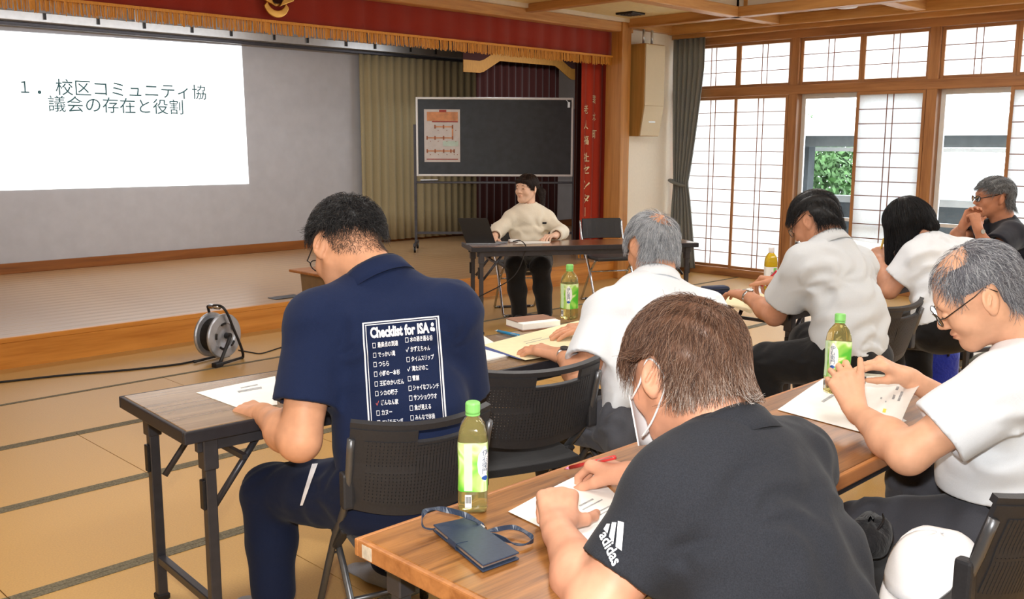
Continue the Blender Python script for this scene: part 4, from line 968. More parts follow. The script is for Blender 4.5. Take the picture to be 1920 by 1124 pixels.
paper('handout_sheet', [(1115, 1040), (1215, 985), (1105, 882), (953, 962)], 'white printed handout under the hands of the man in black sports shirt', M['paper'], z=0.7006, thick=0.0008, curl=0.004, lines=[(0.52, 0.58, 0.72, 0.60), (0.50, 0.52, 0.80, 0.535), (0.50, 0.40, 0.88, 0.415), (0.50, 0.36, 0.84, 0.372), (0.42, 0.14, 0.46, 0.165), (0.5, 0.14, 0.56, 0.155)])
# ---- right part of the foreground table: sheet and open folder
paper('handout_sheet', [(1625, 815), (1700, 790), (1560, 700), (1458, 770)], 'white sheet lying below the tea bottle hand on the woodgrain table', M['paper'], z=0.7006, thick=0.0008, curl=0.003, lines=[(0.40, 0.70, 0.62, 0.735)])
fo_ = thing('open_booklet', (0, 0, 0), label='open printed booklet held up in front of the man with the bottle', cat='booklet')
def bk(u, v): # from table edge up
    A, B = W(1600, 775, 2.98), W(1690, 790, 2.72); Cc, D = W(1735, 712, 2.85), W(1600, 703, 3.16)
    p_ = (A*(1-u)+B*u)*(1-v)+(D*(1-u)+Cc*u)*v; return p_+Vector((0, 0, 0.02*math.sin(v*PI)))
g = [[bk(i/8, j/8) for i in range(9)] for j in range(9)]; MB().sheet(g, 0.002, (0, 0, -1)).build('page', M['paper'], fo_)
def bkl(u0, v0, u1, v1, m): MB().sheet([[bk(u0+(u1-u0)*i/3, v0+(v1-v0)*j)+Vector((0, 0, 0.0012)) for i in range(4)] for j in range(2)], 0.0003, (0, 0, 1)).build('print_block', M[m], fo_)
bkl(0.08, 0.62, 0.2, 0.92, 'ink_dark'); bkl(0.50, 0.3, 0.53, 0.8, 'ink'); bkl(0.60, 0.25, 0.62, 0.85, 'ink'); bkl(0.70, 0.32, 0.74, 0.62, 'ink'); bkl(0.80, 0.3, 0.84, 0.5, 'ink'); bkl(0.3, 0.86, 0.9, 0.89, 'ink')
M['yellow_print'] = mat('yellow_print', srgb(236, 226, 90), 0.7); bkl(0.60, 0.08, 0.66, 0.14, 'yellow_print')
bb_ = [bk(0, 1.0), bk(1, 1.0)]; MB().bar(bb_[0], bb_[1], 0.008, 0.012).build('spine_edge', mat('pale_folder', srgb(214, 212, 196), 0.7), fo_)
# ---- pencil case, cream sheet, blue bag
pcs = thing('pencil_case', (0, 0, 0), label='dark blue zip pencil case on the dark folding table', cat='pencil case')
p = onz(1340, 553, .70); pcs.location = (p.x, p.y, 0.7005); pcs.rotation_euler = (0, 0, -0.5)
M['case_blue'] = weave('dark_blue_case_cloth', srgb(34, 42, 66), 0.7, scale=200)
MB().box((-0.075, -0.035, 0.0), (0.075, 0.035, 0.048)).build('pouch', M['case_blue'], pcs, bevel=0.018, seg=3, smooth=True)
MB().tube([(-0.07, -0.036, 0.034), (0.07, -0.036, 0.034)], 0.0022, 6).build('zip', M['black'], pcs)
paper('cream_sheet', [(1405, 588), (1480, 572), (1420, 548), (1335, 560)], 'cream sheet under the arm of the writing man', M['cream_paper'], z=0.7006)
bg = thing('blue_bag', (0, 0, 0), label='bright blue bag standing on the floor under the woman with bobbed hair', cat='bag')
M['bag_blue'] = weave('bright_blue_nylon', srgb(20, 40, 150), 0.5, var=0.15, scale=120, fold=0.4, foldscale=14)
p = W(1742, 668, 5.4); bg.location = (p.x, p.y, 0.0); bg.rotation_euler = (0, 0, -0.75)
g = [[(x*(1+0.0*z), yy_*(1.15-0.5*z/0.36)+0.008*math.sin(9*x+7*z), z) for (x, yy_) in [(0.17*math.cos(a), 0.10*math.sin(a)) for a in [2*PI*k/24 for k in range(25)]]] for z in (0.0, 0.06, 0.14, 0.22, 0.30, 0.36)]
MB().sheet(g, 0.004).build('bag_body', M['bag_blue'], bg, smooth=True)
MB().box((-0.155, -0.085, 0.001), (0.155, 0.085, 0.006)).build('bag_base', M['bag_blue'], bg)
for s in (-1, 1): MB().tube(smooth_path([(-0.08, s*0.06, 0.34), (-0.06, s*0.05, 0.46), (0.06, s*0.05, 0.46), (0.08, s*0.06, 0.34)], 6), 0.008, 8).build('handle', M['black'], bg, smooth=True)
p = W(1767, 424, 6.2)
sb = thing('water_bottle', (6.55, 2.64, 0.7), label='small clear bottle with white cap in front of the man in the black polo', cat='bottle')
MB().lathe([(0.028, 0.0), (0.03, 0.01), (0.03, 0.12), (0.02, 0.15), (0.012, 0.165), (0.012, 0.175)], 20).build('bottle_body', M['tea_clear'], sb, smooth=True)
MB().lathe([(0.016, 0.175), (0.016, 0.198), (0.0, 0.198)], 16).build('cap', M['cap_white'], sb)
# ---- cap and pouch on the chair
cp = thing('baseball_cap', (0, 0, 0), label='white baseball cap lying on the chair at the lower right', cat='cap')
cp.location = (2.22, 0.80, 0.452); cp.rotation_euler = (0.0, 0.0, 1.8); cp.scale = (1.18, 1.18, 1.12)
M['cap_cloth'] = weave('white_cap_cloth', srgb(244, 244, 246), 0.8, var=0.02, scale=300, bump=0.15)
g = []
for j in range(9):
    a = j/8*PI/2; rr = math.cos(a)**0.8; zc_ = 0.125*math.sin(a)
    g.append([(0.098*rr*math.cos(t_), 0.112*rr*math.sin(t_), 0.012+zc_*(1-0.12*math.sin(3*t_)*0.2)) for t_ in [2*PI*k/28 for k in range(29)]])
MB().sheet(g, 0.003).build('crown', M['cap_cloth'], cp, smooth=True)
g = []
for j in range(5):
    v = j/4; g.append([((0.098+0.0*v)*math.cos(t_)*(1+0.0*v), 0.112*math.sin(t_)+v*0.085*max(0, math.sin(t_))**0.7, 0.012+0.012*v*math.cos(2*(t_-PI/2))) for t_ in [PI*0.06+PI*0.88*k/16 for k in range(17)]])
MB().sheet(g, 0.004, (0, 0, -1)).build('brim', M['cap_cloth'], cp, smooth=True)
sw = [(-0.03, 0.0), (-0.012, -0.014), (0.034, 0.012), (-0.008, -0.003), (-0.026, 0.008)]
MB().prism([(-0.0945, 0.02+x*0.9, 0.050+z) for x, z in sw], (0.004, 0, 0)).build('swoosh_mark', M['kanji_black'], cp)
MB().lathe([(0.007, 0.136), (0.004, 0.142), (0, 0.143)], 10).build('button', M['cap_cloth'], cp)
bp_ = thing('black_pouch', (0, 0, 0), label='black soft pouch behind the white cap on the chair', cat='pouch')
M['pouch'] = weave('black_pouch_cloth', srgb(30, 30, 33), 0.85, var=0.2, scale=150, fold=0.5, foldscale=18)
bp_.location = (2.32, 1.01, 0.455); bp_.rotation_euler = (0, 0, 0.3)
g = []
for j in range(7):
    a = -PI/2+PI*j/6; rr = max(0.03, math.cos(a))**0.55
    g.append([(0.105*rr*math.cos(t_), 0.055*rr*math.sin(t_), 0.045+0.045*math.sin(a)+0.004*math.sin(4*t_)) for t_ in [2*PI*k/24 for k in range(25)]])
MB().sheet(g, 0.0).build('pouch_body', M['pouch'], bp_, smooth=True)
MB().tube(smooth_path([(-0.10, 0, 0.06), (-0.02, -0.03, 0.092), (0.08, -0.02, 0.08)], 6), 0.003, 6).build('zip', M['black'], bp_)

# ================================================================== PEOPLE: signed-distance modelling
def V3(v): return np.array([float(v[0]), float(v[1]), float(v[2])])
def unit(v): v = np.asarray(v, float); return v/max(1e-9, np.linalg.norm(v))
class Grid:
    def __init__(s, lo, hi, h):
        s.lo = np.asarray(lo, float); s.h = h; s.n = np.ceil((np.asarray(hi, float)-s.lo)/h).astype(int)+1
        s.F = np.full(tuple(s.n), 1.0, np.float32)
    def _win(s, lo, hi):
        a = np.clip(np.floor((np.asarray(lo)-s.lo)/s.h).astype(int), 0, s.n); b = np.clip(np.ceil((np.asarray(hi)-s.lo)/s.h).astype(int)+1, 0, s.n)
        if (b-a).min() <= 0: return None
        ax = [(s.lo[i]+s.h*np.arange(a[i], b[i])).astype(np.float32) for i in range(3)]
        return (slice(a[0], b[0]), slice(a[1], b[1]), slice(a[2], b[2])), ax[0][:, None, None], ax[1][None, :, None], ax[2][None, None, :]
    def put(s, w, d, k=0.0, op='u'):
        F = s.F[w[0]]
        if op == 'u':
            if k: hh = np.maximum(k-np.abs(F-d), 0)/k; s.F[w[0]] = np.minimum(F, d)-hh*hh*k*0.25
            else: s.F[w[0]] = np.minimum(F, d)
        elif op == 'd':
            if k: hh = np.maximum(k-np.abs(F+d), 0)/k; s.F[w[0]] = np.maximum(F, -d)+hh*hh*k*0.25
            else: s.F[w[0]] = np.maximum(F, -d)
    def cone(s, a, b, ra, rb, k=0.0, op='u'):
        a, b = V3(a), V3(b); m = max(ra, rb)+k+3*s.h
        w = s._win(np.minimum(a, b)-m, np.maximum(a, b)+m)
        if w is None: return
        s.put(w, s._cone(w, a, b, ra, rb), k, op)
    def _cone(s, w, a, b, ra, rb):
        _, X, Y, Z = w; ba = b-a; L2 = max(1e-9, float(ba@ba))
        px, py, pz = X-a[0], Y-a[1], Z-a[2]
        t = np.clip((px*ba[0]+py*ba[1]+pz*ba[2])/L2, 0, 1)
        return np.sqrt((px-t*ba[0])**2+(py-t*ba[1])**2+(pz-t*ba[2])**2)-(ra+(rb-ra)*t)
    def ell(s, c, r, R=None, k=0.0, op='u'):
        c = V3(c); r = np.asarray(r, float); R = np.eye(3) if R is None else np.asarray(R, float); m = r.max()+k+3*s.h
        w = s._win(c-m, c+m)
        if w is None: return
        _, X, Y, Z = w; px, py, pz = X-c[0], Y-c[1], Z-c[2]
        q = [R[i, 0]*px+R[i, 1]*py+R[i, 2]*pz for i in range(3)]
        k0 = np.sqrt((q[0]/r[0])**2+(q[1]/r[1])**2+(q[2]/r[2])**2); k1 = np.sqrt((q[0]/r[0]**2)**2+(q[1]/r[1]**2)**2+(q[2]/r[2]**2)**2)
        s.put(w, k0*(k0-1)/np.maximum(k1, 1e-6), k, op)
    def econe(s, a, b, wa, da, wb, db, right, k=0.0, op='u'):       # elliptical capsule: width along right, depth across
        a, b = V3(a), V3(b); m = max(wa, wb, da, db)+k+3*s.h
        w = s._win(np.minimum(a, b)-m, np.maximum(a, b)+m)
        if w is None: return
        _, X, Y, Z = w; ba = b-a; L2 = max(1e-9, float(ba@ba)); ax = ba/math.sqrt(L2)
        rt = unit(V3(right)-ax*float(V3(right)@ax))
        px, py, pz = X-a[0], Y-a[1], Z-a[2]
        t = np.clip((px*ba[0]+py*ba[1]+pz*ba[2])/L2, 0, 1)
        px, py, pz = px-t*ba[0], py-t*ba[1], pz-t*ba[2]
        x = px*rt[0]+py*rt[1]+pz*rt[2]; rest = np.maximum(px*px+py*py+pz*pz-x*x, 0)
        W_, D_ = wa+(wb-wa)*t, da+(db-da)*t
        l = np.sqrt((x/W_)**2+rest/D_**2)
        g = np.sqrt((x/W_**2)**2+rest/D_**4)
        s.put(w, np.where(l > 1e-3, l*(l-1)/np.maximum(g, 1e-4), -np.minimum(W_, D_)), k, op)
    def sleeve(s, a, b, ra, rb, k, thick=0.007, hollow=0.55):        # open tube cut square at b
        a, b = V3(a), V3(b); d = unit(b-a); m = max(ra, rb)+k+3*s.h; b2 = b+d*0.08
        w = s._win(np.minimum(a, b)-m, np.maximum(a, b)+m)
        if w is None: return
        rb2 = rb+(rb-ra)*0.08/max(1e-6, np.linalg.norm(b-a))
        dd = s._cone(w, a, b2, ra, rb2)
        _, X, Y, Z = w; pl = (X-b[0])*d[0]+(Y-b[1])*d[1]+(Z-b[2])*d[2]
        h0 = a+(b-a)*hollow; inner = s._cone(w, h0, b2, (ra+(rb-ra)*hollow)*0.6, rb2-thick)
        dd = np.maximum(np.maximum(dd, pl), -inner)
        s.put(w, dd, k, 'u')
    def cut(s, p, n, k=0.0):                                         # keep the side n points away from
        p, n = V3(p), unit(V3(n)); w = s._win(s.lo, s.lo+s.h*s.n)
        _, X, Y, Z = w; pl = (X-p[0])*n[0]+(Y-p[1])*n[1]+(Z-p[2])*n[2]
        s.F = np.maximum(s.F, pl.astype(np.float32))
    def folds(s, anchors, amp, seed, base=0.0016):
        rr = np.random.default_rng(seed); w = s._win(s.lo, s.lo+s.h*s.n); _, X, Y, Z = w
        N = 0
        for i in range(4):
            k = rr.normal(size=3); k = k/np.linalg.norm(k)*rr.uniform(18, 42); m = rr.normal(size=3)*9
            N = N+np.sin(k[0]*X+k[1]*Y+k[2]*Z+1.8*np.sin(m[0]*X+m[1]*Y+m[2]*Z+rr.uniform(0, 6)))
        D = base*N
        for (c, ax, n, rad) in anchors:                              # creases that radiate from a point
            c = V3(c); ax = unit(V3(ax)); e1 = unit(np.cross(ax, [0.31, 0.2, 0.93])); e2 = np.cross(ax, e1)
            px, py, pz = X-c[0], Y-c[1], Z-c[2]; u_ = px*e1[0]+py*e1[1]+pz*e1[2]; v_ = px*e2[0]+py*e2[1]+pz*e2[2]
            r_ = np.sqrt(u_*u_+v_*v_); th = np.arctan2(v_, u_)
            D = D+amp*0.75*np.sin(n*0.6*th+rr.uniform(0, 6)+2.5*np.sin(th*1.5+1)+3*np.sin(r_*22+rr.uniform(0, 6)))*np.exp(-((r_-rad*0.6)/(rad*0.55))**2)
        s.F = (s.F+D).astype(np.float32)
    def sample(s, P):
        q = (np.asarray(P)-s.lo)/s.h; q = np.clip(q, 0, s.n-1.001); i = q.astype(int); f = q-i; out = 0
        for dx in (0, 1):
            for dy in (0, 1):
                for dz in (0, 1):
                    w = (f[:, 0] if dx else 1-f[:, 0])*(f[:, 1] if dy else 1-f[:, 1])*(f[:, 2] if dz else 1-f[:, 2])
                    out = out+w*s.F[i[:, 0]+dx, i[:, 1]+dy, i[:, 2]+dz]
        return out
    def grad(s, P, e=None):
        e = e or s.h; g = np.stack([s.sample(P+np.eye(3)[k]*e)-s.sample(P-np.eye(3)[k]*e) for k in range(3)], 1)
        return g/np.maximum(1e-9, np.linalg.norm(g, axis=1))[:, None]
    def mesh(s):                                                     # surface nets
        F = s.F; ins = F < 0; n = s.n
        c = [ins[dx:n[0]-1+dx, dy:n[1]-1+dy, dz:n[2]-1+dz] for dx in (0, 1) for dy in (0, 1) for dz in (0, 1)]
        sm = sum(x.astype(np.int8) for x in c); act = (sm > 0) & (sm < 8)
        I = np.argwhere(act); idx = np.full(act.shape, -1, np.int32); idx[act] = np.arange(len(I))
        offs = np.array([(dx, dy, dz) for dx in (0, 1) for dy in (0, 1) for dz in (0, 1)])
        vals = np.stack([F[I[:, 0]+o[0], I[:, 1]+o[1], I[:, 2]+o[2]] for o in offs], 1)
        P = np.zeros((len(I), 3)); C = np.zeros(len(I))
        for a in range(8):
            for b in range(a+1, 8):
                if np.abs(offs[a]-offs[b]).sum() != 1: continue
                m = (vals[:, a] < 0) != (vals[:, b] < 0)
                t = vals[:, a]/np.where(m, vals[:, a]-vals[:, b], 1)
                P += np.where(m[:, None], offs[a]+(offs[b]-offs[a])*t[:, None], 0); C += m
        verts = s.lo+s.h*(I+P/C[:, None]); faces = []
        for ax in range(3):
            o1, o2 = [(1, 2), (2, 0), (0, 1)][ax]
            A = np.take(ins, range(0, n[ax]-1), ax); B = np.take(ins, range(1, n[ax]), ax)
            E = np.argwhere(A != B)
            E = E[(E[:, o1] > 0) & (E[:, o2] > 0) & (E[:, o1] < n[o1]-1) & (E[:, o2] < n[o2]-1)]
            if not len(E): continue
            flip = A[E[:, 0], E[:, 1], E[:, 2]]
            u_ = np.zeros(3, int); v_ = np.zeros(3, int); u_[o1] = 1; v_[o2] = 1
            g = lambda e: idx[e[:, 0], e[:, 1], e[:, 2]]
            q = np.stack([g(E-u_-v_), g(E-v_), g(E), g(E-u_)], 1)
            q[~flip] = q[~flip][:, ::-1]
            faces.append(q)
        return verts, np.concatenate(faces) if faces else np.zeros((0, 4), int)
def np_mesh(name, verts, faces, material, parent, smooth=True):
    me = bpy.data.meshes.new(name); nv, nf = len(verts), len(faces); k = faces.shape[1]
    me.vertices.add(nv); me.vertices.foreach_set('co', np.asarray(verts, np.float32).ravel())
    me.loops.add(nf*k); me.loops.foreach_set('vertex_index', faces.astype(np.int32).ravel())
    me.polygons.add(nf); me.polygons.foreach_set('loop_start', np.arange(0, nf*k, k, dtype=np.int32)); me.polygons.foreach_set('loop_total', np.full(nf, k, np.int32))
    me.update(calc_edges=True); me.validate()
    me.polygons.foreach_set('use_smooth', np.full(nf, smooth))
    return link(name, me, material, parent)

# ---- hands: list of cones (a, b, ra, rb, blend)
def hand_cones(wrist, f, n, side, S, curl, thumb=(0.55, 0.75, 0.25), spread=0.06, thumb_curl=0.35):
    f = unit(V3(f)); n = V3(n); n = unit(n-f*float(n@f)); t = np.cross(f, n) if side == 'R' else np.cross(n, f); w = V3(wrist)
    C = []
    kn = [(0.030, 0.088), (0.010, 0.093), (-0.010, 0.088), (-0.028, 0.078)]
    ln = [(0.042, 0.025, 0.020), (0.046, 0.029, 0.021), (0.042, 0.027, 0.020), (0.033, 0.020, 0.018)]
    rd = [(0.0098, 0.0088, 0.0080, 0.0070), (0.0100, 0.0090, 0.0082, 0.0072), (0.0095, 0.0085, 0.0078, 0.0068), (0.0085, 0.0075, 0.0068, 0.0060)]
    cl = curl if isinstance(curl[0], (tuple, list)) else [curl]*4
    for i in range(4):
        K = w+f*kn[i][1]*S+t*kn[i][0]*S-n*0.002*S
        C.append((w+t*kn[i][0]*0.62*S+f*0.008*S, K, 0.0145*S, 0.0125*S, 0.016*S))
        C.append((K-n*0.0035*S, K-n*0.0030*S-f*0.006*S, 0.0108*S, 0.0098*S, 0.004*S)); C.append((K-n*0.010*S, w+t*kn[i][0]*0.5*S-n*0.0105*S+f*0.02*S, 0.0034*S, 0.0026*S, 0.005*S))
        ang = 0.0; p = K; sp = spread*(1.5-i)*0.7
        for j in range(3):
            ang += cl[i][j]; d = unit(f*math.cos(ang)+n*math.sin(ang)+t*sp*math.cos(ang)); q = p+d*ln[i][j]*S
            C.append((p, q, rd[i][j]*S, rd[i][j+1]*S, 0.004*S)); p = q
    b0 = w+f*0.022*S+t*0.020*S+n*0.006*S
    d1 = unit(f*thumb[0]+t*thumb[1]+n*thumb[2]); b1 = b0+d1*0.045*S
    d2 = unit(d1*math.cos(thumb_curl)+(f*0.85-t*0.35+n*0.3)*math.sin(thumb_curl)); b2 = b1+d2*0.034*S
    d3 = unit(d2*math.cos(thumb_curl)+(f*0.7-t*0.6+n*0.3)*math.sin(thumb_curl)); b3 = b2+d3*0.027*S
    C += [(b0, b1, 0.0165*S, 0.0120*S, 0.014*S), (b1, b2, 0.0112*S, 0.0098*S, 0.005*S), (b2, b3, 0.0098*S, 0.0078*S, 0.004*S)]
    return C

HAIRLINE = [(0, 0.066), (35, 0.060), (60, 0.034), (80, 0.012), (95, 0.014), (112, -0.012), (130, -0.045), (180, -0.066)]
class Person:
    def __init__(s, label, S=1.1, skin=(224, 172, 140), cat='person', HS=None):
        s.S = S; s.hS = HS or S; s.root = thing('person', (0, 0, 0), label=label, cat=cat)
        s.skin = mat('skin', srgb(*skin), 0.5, var=0.10, nscale=22, bump=0.10, bdist=0.004, spec=0.35)
        s.parts = []
    # head: c centre between the ears, f looking direction, up rough up
    def head(s, c, f, up, neck, h=0.0036, jaw=1.0, ear=True, mouth=True, wide=1.0, female=False):
        S = s.hS; s.hc = V3(c); F_ = unit(V3(f)); U = V3(up); U = unit(U-F_*float(U@F_)); Rr = np.cross(F_, U)
        s.HR = np.stack([Rr, F_, U])                     # world -> local rows
        nb = s.HR@(V3(neck)-s.hc)/S
        lo = np.minimum([-0.11, -0.13, -0.14], nb-0.075); hi = np.maximum([0.11, 0.145, 0.135], nb+0.075)
        g = Grid(lo, hi, h/S); w_ = wide
        g.ell((0, -0.012, 0.030), (0.077*w_, 0.097, 0.084), k=0.02)
        g.ell((0, 0.030, -0.028), (0.060*w_, 0.062, 0.088), k=0.03)
        for sx in (-1, 1):
            g.cone((sx*0.054*w_, -0.005, -0.045), (sx*0.018, 0.066, -0.094), 0.018*jaw, 0.016*jaw, 0.03)
            g.ell((sx*0.040, 0.062, -0.030), (0.022, 0.022, 0.024), k=0.02)
        g.ell((0, 0.070, -0.097), (0.020, 0.018, 0.017), k=0.02)
        g.cone((-0.036, 0.078, 0.022), (0.036, 0.078, 0.022), 0.010, 0.010, 0.02)
        for sx in (-1, 1): g.ell((sx*0.032, 0.099, -0.001), (0.016, 0.012, 0.010), k=0.014, op='d')
        g.cone((0, 0.088, 0.006), (0, 0.105, -0.030), 0.007, 0.0105, 0.012)
        for sx in (-1, 1):
            g.ell((sx*0.0115, 0.096, -0.034), (0.0085, 0.010, 0.007), k=0.008)
            g.ell((sx*0.032, 0.084, -0.002), (0.0135, 0.0105, 0.0085), k=0.004)       # lids
        if mouth:
            g.ell((0, 0.090, -0.0575), (0.022, 0.009, 0.0050), k=0.006); g.ell((0, 0.088, -0.069), (0.019, 0.009, 0.0060), k=0.006)
            g.ell((0, 0.099, -0.0632), (0.021, 0.007, 0.0016), k=0.003, op='d')
        if ear:
            for sx in (-1, 1):
                cth, sth = math.cos(0.25), math.sin(0.25)
                R = np.array([[math.cos(0.45), -sx*math.sin(0.45), 0], [sx*math.sin(0.45), math.cos(0.45), 0], [0, 0, 1.0]])
                R = np.array([[1, 0, 0], [0, cth, sth], [0, -sth, cth]])@R
                g.ell((sx*0.082*w_, -0.012, -0.004), (0.0075, 0.020, 0.031), R, k=0.008)
                c2 = np.array([sx*0.082*w_, -0.012, -0.004])+R[0]*sx*0.0072+R[1]*0.003+R[2]*0.003
                g.ell(c2, (0.0055, 0.0118, 0.0205), R, k=0.003, op='d')
                g.cone(c2-R[2]*0.010+R[1]*0.004-R[0]*sx*0.002, c2+R[2]*0.006-R[1]*0.004-R[0]*sx*0.002, 0.0032, 0.0028, 0.003)
                g.ell((sx*0.080*w_, -0.004, -0.030), (0.007, 0.009, 0.010), k=0.006)
        nr = 0.043 if female else 0.060
        g.cone((0, -0.026, -0.035), nb, nr*0.96, nr*1.06, 0.03)
        g.cone((0, -0.045, -0.03), nb+np.array([0, -0.02, 0]), nr*0.75, nr*0.9, 0.03)
        s.hg = g; v, f_ = g.mesh(); s.hv = v; s.hf = f_
        s.parts.append((s.toW(v), f_))
        return s
    def toW(s, P): return s.hc+(np.asarray(P)*s.hS)@s.HR
    def L(s, x, y, z): return Vector(s.toW(np.array([[x, y, z]]))[0])
    def toL(s, P): return ((np.asarray(P)-s.hc)@s.HR.T)/s.hS
    def arm(s, sh, el, wr, f, n, side, curl, h=0.0036, thumb=(0.55, 0.75, 0.25), spread=0.06, thumb_curl=0.35, fat=1.0):
        S = s.S; sh, el, wr = V3(sh), V3(el), V3(wr)
        C = [(sh, el, 0.052*S*fat, 0.040*S*fat, 0.03), (el, el+(wr-el)*0.35, 0.040*S*fat, 0.042*S*fat, 0.03), (el+(wr-el)*0.35, wr, 0.042*S*fat, 0.0265*S, 0.03)]
        fu, nu = unit(V3(f)), V3(n)
        C.append((wr-fu*0.01*S, wr+fu*0.018*S, 0.0255*S, 0.023*S, 0.02))
        C += hand_cones(wr+fu*0.012*S, f, n, side, S, curl, thumb, spread, thumb_curl)
        A = np.array([np.minimum(V3(a)-max(r1, r2), V3(b)-max(r1, r2)) for a, b, r1, r2, k in C]).min(0)-0.015
        B = np.array([np.maximum(V3(a)+max(r1, r2), V3(b)+max(r1, r2)) for a, b, r1, r2, k in C]).max(0)+0.015
        g = Grid(A, B, h)
        for a, b, r1, r2, k in C: g.cone(a, b, r1, r2, k)
        s.parts.append(g.mesh()); return g
    def core(s, J):                                       # what the clothes cover, joined to the rest
        S = s.S; P, N = V3(J['pelvis']), V3(J['neck'])
        rt = unit(V3(J['SR'])-V3(J['SL']))
        pts = [P, N]+[V3(J[k]) for k in ('HL', 'HR', 'KL', 'KR', 'AL', 'AR', 'SL', 'SR')]
        g = Grid(np.min(pts, 0)-0.2, np.max(pts, 0)+0.2, 0.014)
        M_ = V3(J.get('mid', (P+N)/2))
        g.econe(P, M_, 0.10*S, 0.07*S, 0.11*S, 0.07*S, rt, 0.03); g.econe(M_, N-(N-M_)*0.2, 0.11*S, 0.07*S, 0.10*S, 0.055*S, rt, 0.03)
        g.cone(N-(N-M_)*0.25, N, 0.06*S, 0.048*S, 0.03)
        for q in 'LR':
            g.cone(N-(N-M_)*0.12, J['S'+q], 0.04*S, 0.038*S, 0.03)
            g.cone(J['H'+q], J['K'+q], 0.055*S, 0.04*S, 0.02); g.cone(J['K'+q], J['A'+q], 0.04*S, 0.028*S, 0.02); g.cone(P, J['H'+q], 0.06*S, 0.055*S, 0.02)
        s.parts.append(g.mesh()); return s
    def finish_body(s):
        vs, fs, n = [], [], 0
        for v, f in s.parts: vs.append(v); fs.append(f+n); n += len(v)
        s.body = np_mesh('body', np.concatenate(vs), np.concatenate(fs), s.skin, s.root); return s
    def shirt(s, J, material, sleeve=0.62, h=0.0075, loose=1.0, seed=1, amp=0.004, sl_r=1.0, hem=None, name='shirt', belly=0.0, base=0.0016, cut_hem=True, flare=0.0, fore=0.0):
        S = s.S; P, N = V3(J['pelvis']), V3(J['neck']); SL, SR = V3(J['SL']), V3(J['SR']); EL, ER = V3(J['EL']), V3(J['ER'])
        M_ = V3(J.get('mid', (P+N)/2)); rt = unit(SR-SL); up = unit(N-P); fw = np.cross(up, rt); l = loose
        pts = np.array([P, N, SL, SR, SL+(EL-SL)*sleeve, SR+(ER-SR)*sleeve]+([V3(J['WL']), V3(J['WR'])] if fore else []))
        g = Grid(pts.min(0)-0.23, pts.max(0)+0.16, h)
        ch = N-(N-M_)*0.42; uc = N-(N-M_)*0.16-fw*0.008*S
        wv = (P+M_)/2+fw*belly*0.6
        g.econe(P-up*0.02, wv, (0.158+flare)*S*l, (0.118+belly*0.3+flare)*S*l, 0.150*S*l, (0.112+belly*0.5)*S*l, rt, 0.05)
        g.econe(wv, M_+fw*belly*0.5, 0.150*S*l, (0.112+belly*0.5)*S*l, 0.158*S*l, (0.112+belly*0.3)*S*l, rt, 0.05)
        g.econe(M_+fw*belly*0.5, ch, 0.158*S*l, (0.112+belly*0.3)*S*l, 0.165*S, 0.112*S, rt, 0.05)
        g.econe(ch, uc, 0.165*S, 0.112*S, 0.135*S, 0.080*S, rt, 0.05)
        g.cone(SL, SR, 0.055*S, 0.055*S, 0.06*S)
        for q in (SL, SR): g.cone(N+up*0.0*S, q, 0.052*S, 0.058*S, 0.06*S); g.cone(ch, q, 0.08*S, 0.062*S, 0.06*S)
        pit = lambda q: q-up*0.10*S+(N-q)*0.12
        anchors = [(pit(SL), rt, 7, 0.13*S), (pit(SR), rt, 7, 0.13*S), (pit(SL), fw, 9, 0.15*S), (pit(SR), fw, 9, 0.15*S), (P+rt*0.1*S, fw, 8, 0.14*S), (P-rt*0.1*S, fw, 8, 0.14*S)]
        g.folds(anchors, amp, seed, base)
        if fore:
            for a, b, c in ((SL, EL, V3(J['WL'])), (SR, ER, V3(J['WR']))):
                g.cone(a, b, 0.066*S*sl_r, 0.064*S*sl_r, 0.035*S); g.sleeve(b, b+(c-b)*fore, 0.064*S*sl_r, 0.058*S*sl_r, 0.03*S)
        for a, b in ((SL, EL), (SR, ER)) if not fore else ():
            g.sleeve(a, a+(b-a)*sleeve, 0.066*S*sl_r, 0.066*S*sl_r*(1.02 if sleeve < 0.9 else 0.95), 0.035*S)
        g.folds([((SL+EL)/2, unit(EL-SL), 6, 0.12*S), ((SR+ER)/2, unit(ER-SR), 6, 0.12*S)], min(amp, 0.003)*0.6, seed+1, base*0.4)
        hn = s.hc if hasattr(s, 'hc') else N+up*0.15
        g.cone(N-unit(hn-N)*0.012*S, N+unit(hn-N)*0.14, 0.060*S, 0.062*S, 0.012, 'd')
        if cut_hem: g.cut(P+up*(hem if hem is not None else 0.03)*S, -up)
        v, f = g.mesh(); s.shirt_vf = (v, f); o = np_mesh(name, v, f, material, s.root); s.shirt_o = o; s.tf = (rt, fw, up); return o
    def trousers(s, J, material, h=0.0085, loose=1.0, seed=2, amp=0.004, belt=None, name='trousers', waist=0.07, hem=0.9):
        S = s.S; P, N = V3(J['pelvis']), V3(J['neck']); rt = unit(V3(J['SR'])-V3(J['SL'])); M_ = V3(J.get('mid', (P+N)/2)); up = unit(M_-P); l = loose
        pts = [P, P+up*0.1]+[V3(J[k]) for k in ('HL', 'HR', 'KL', 'KR', 'AL', 'AR')]
        g = Grid(np.min(pts, 0)-0.2, np.max(pts, 0)+0.2, h)
        fw = np.cross(up, rt)
        g.econe(P-up*0.03*S-fw*0.02, P+up*(waist+0.05)*S, 0.160*S, 0.105*S, 0.146*S, 0.100*S, rt, 0.04)
        g.cut(P+up*waist*S, up)
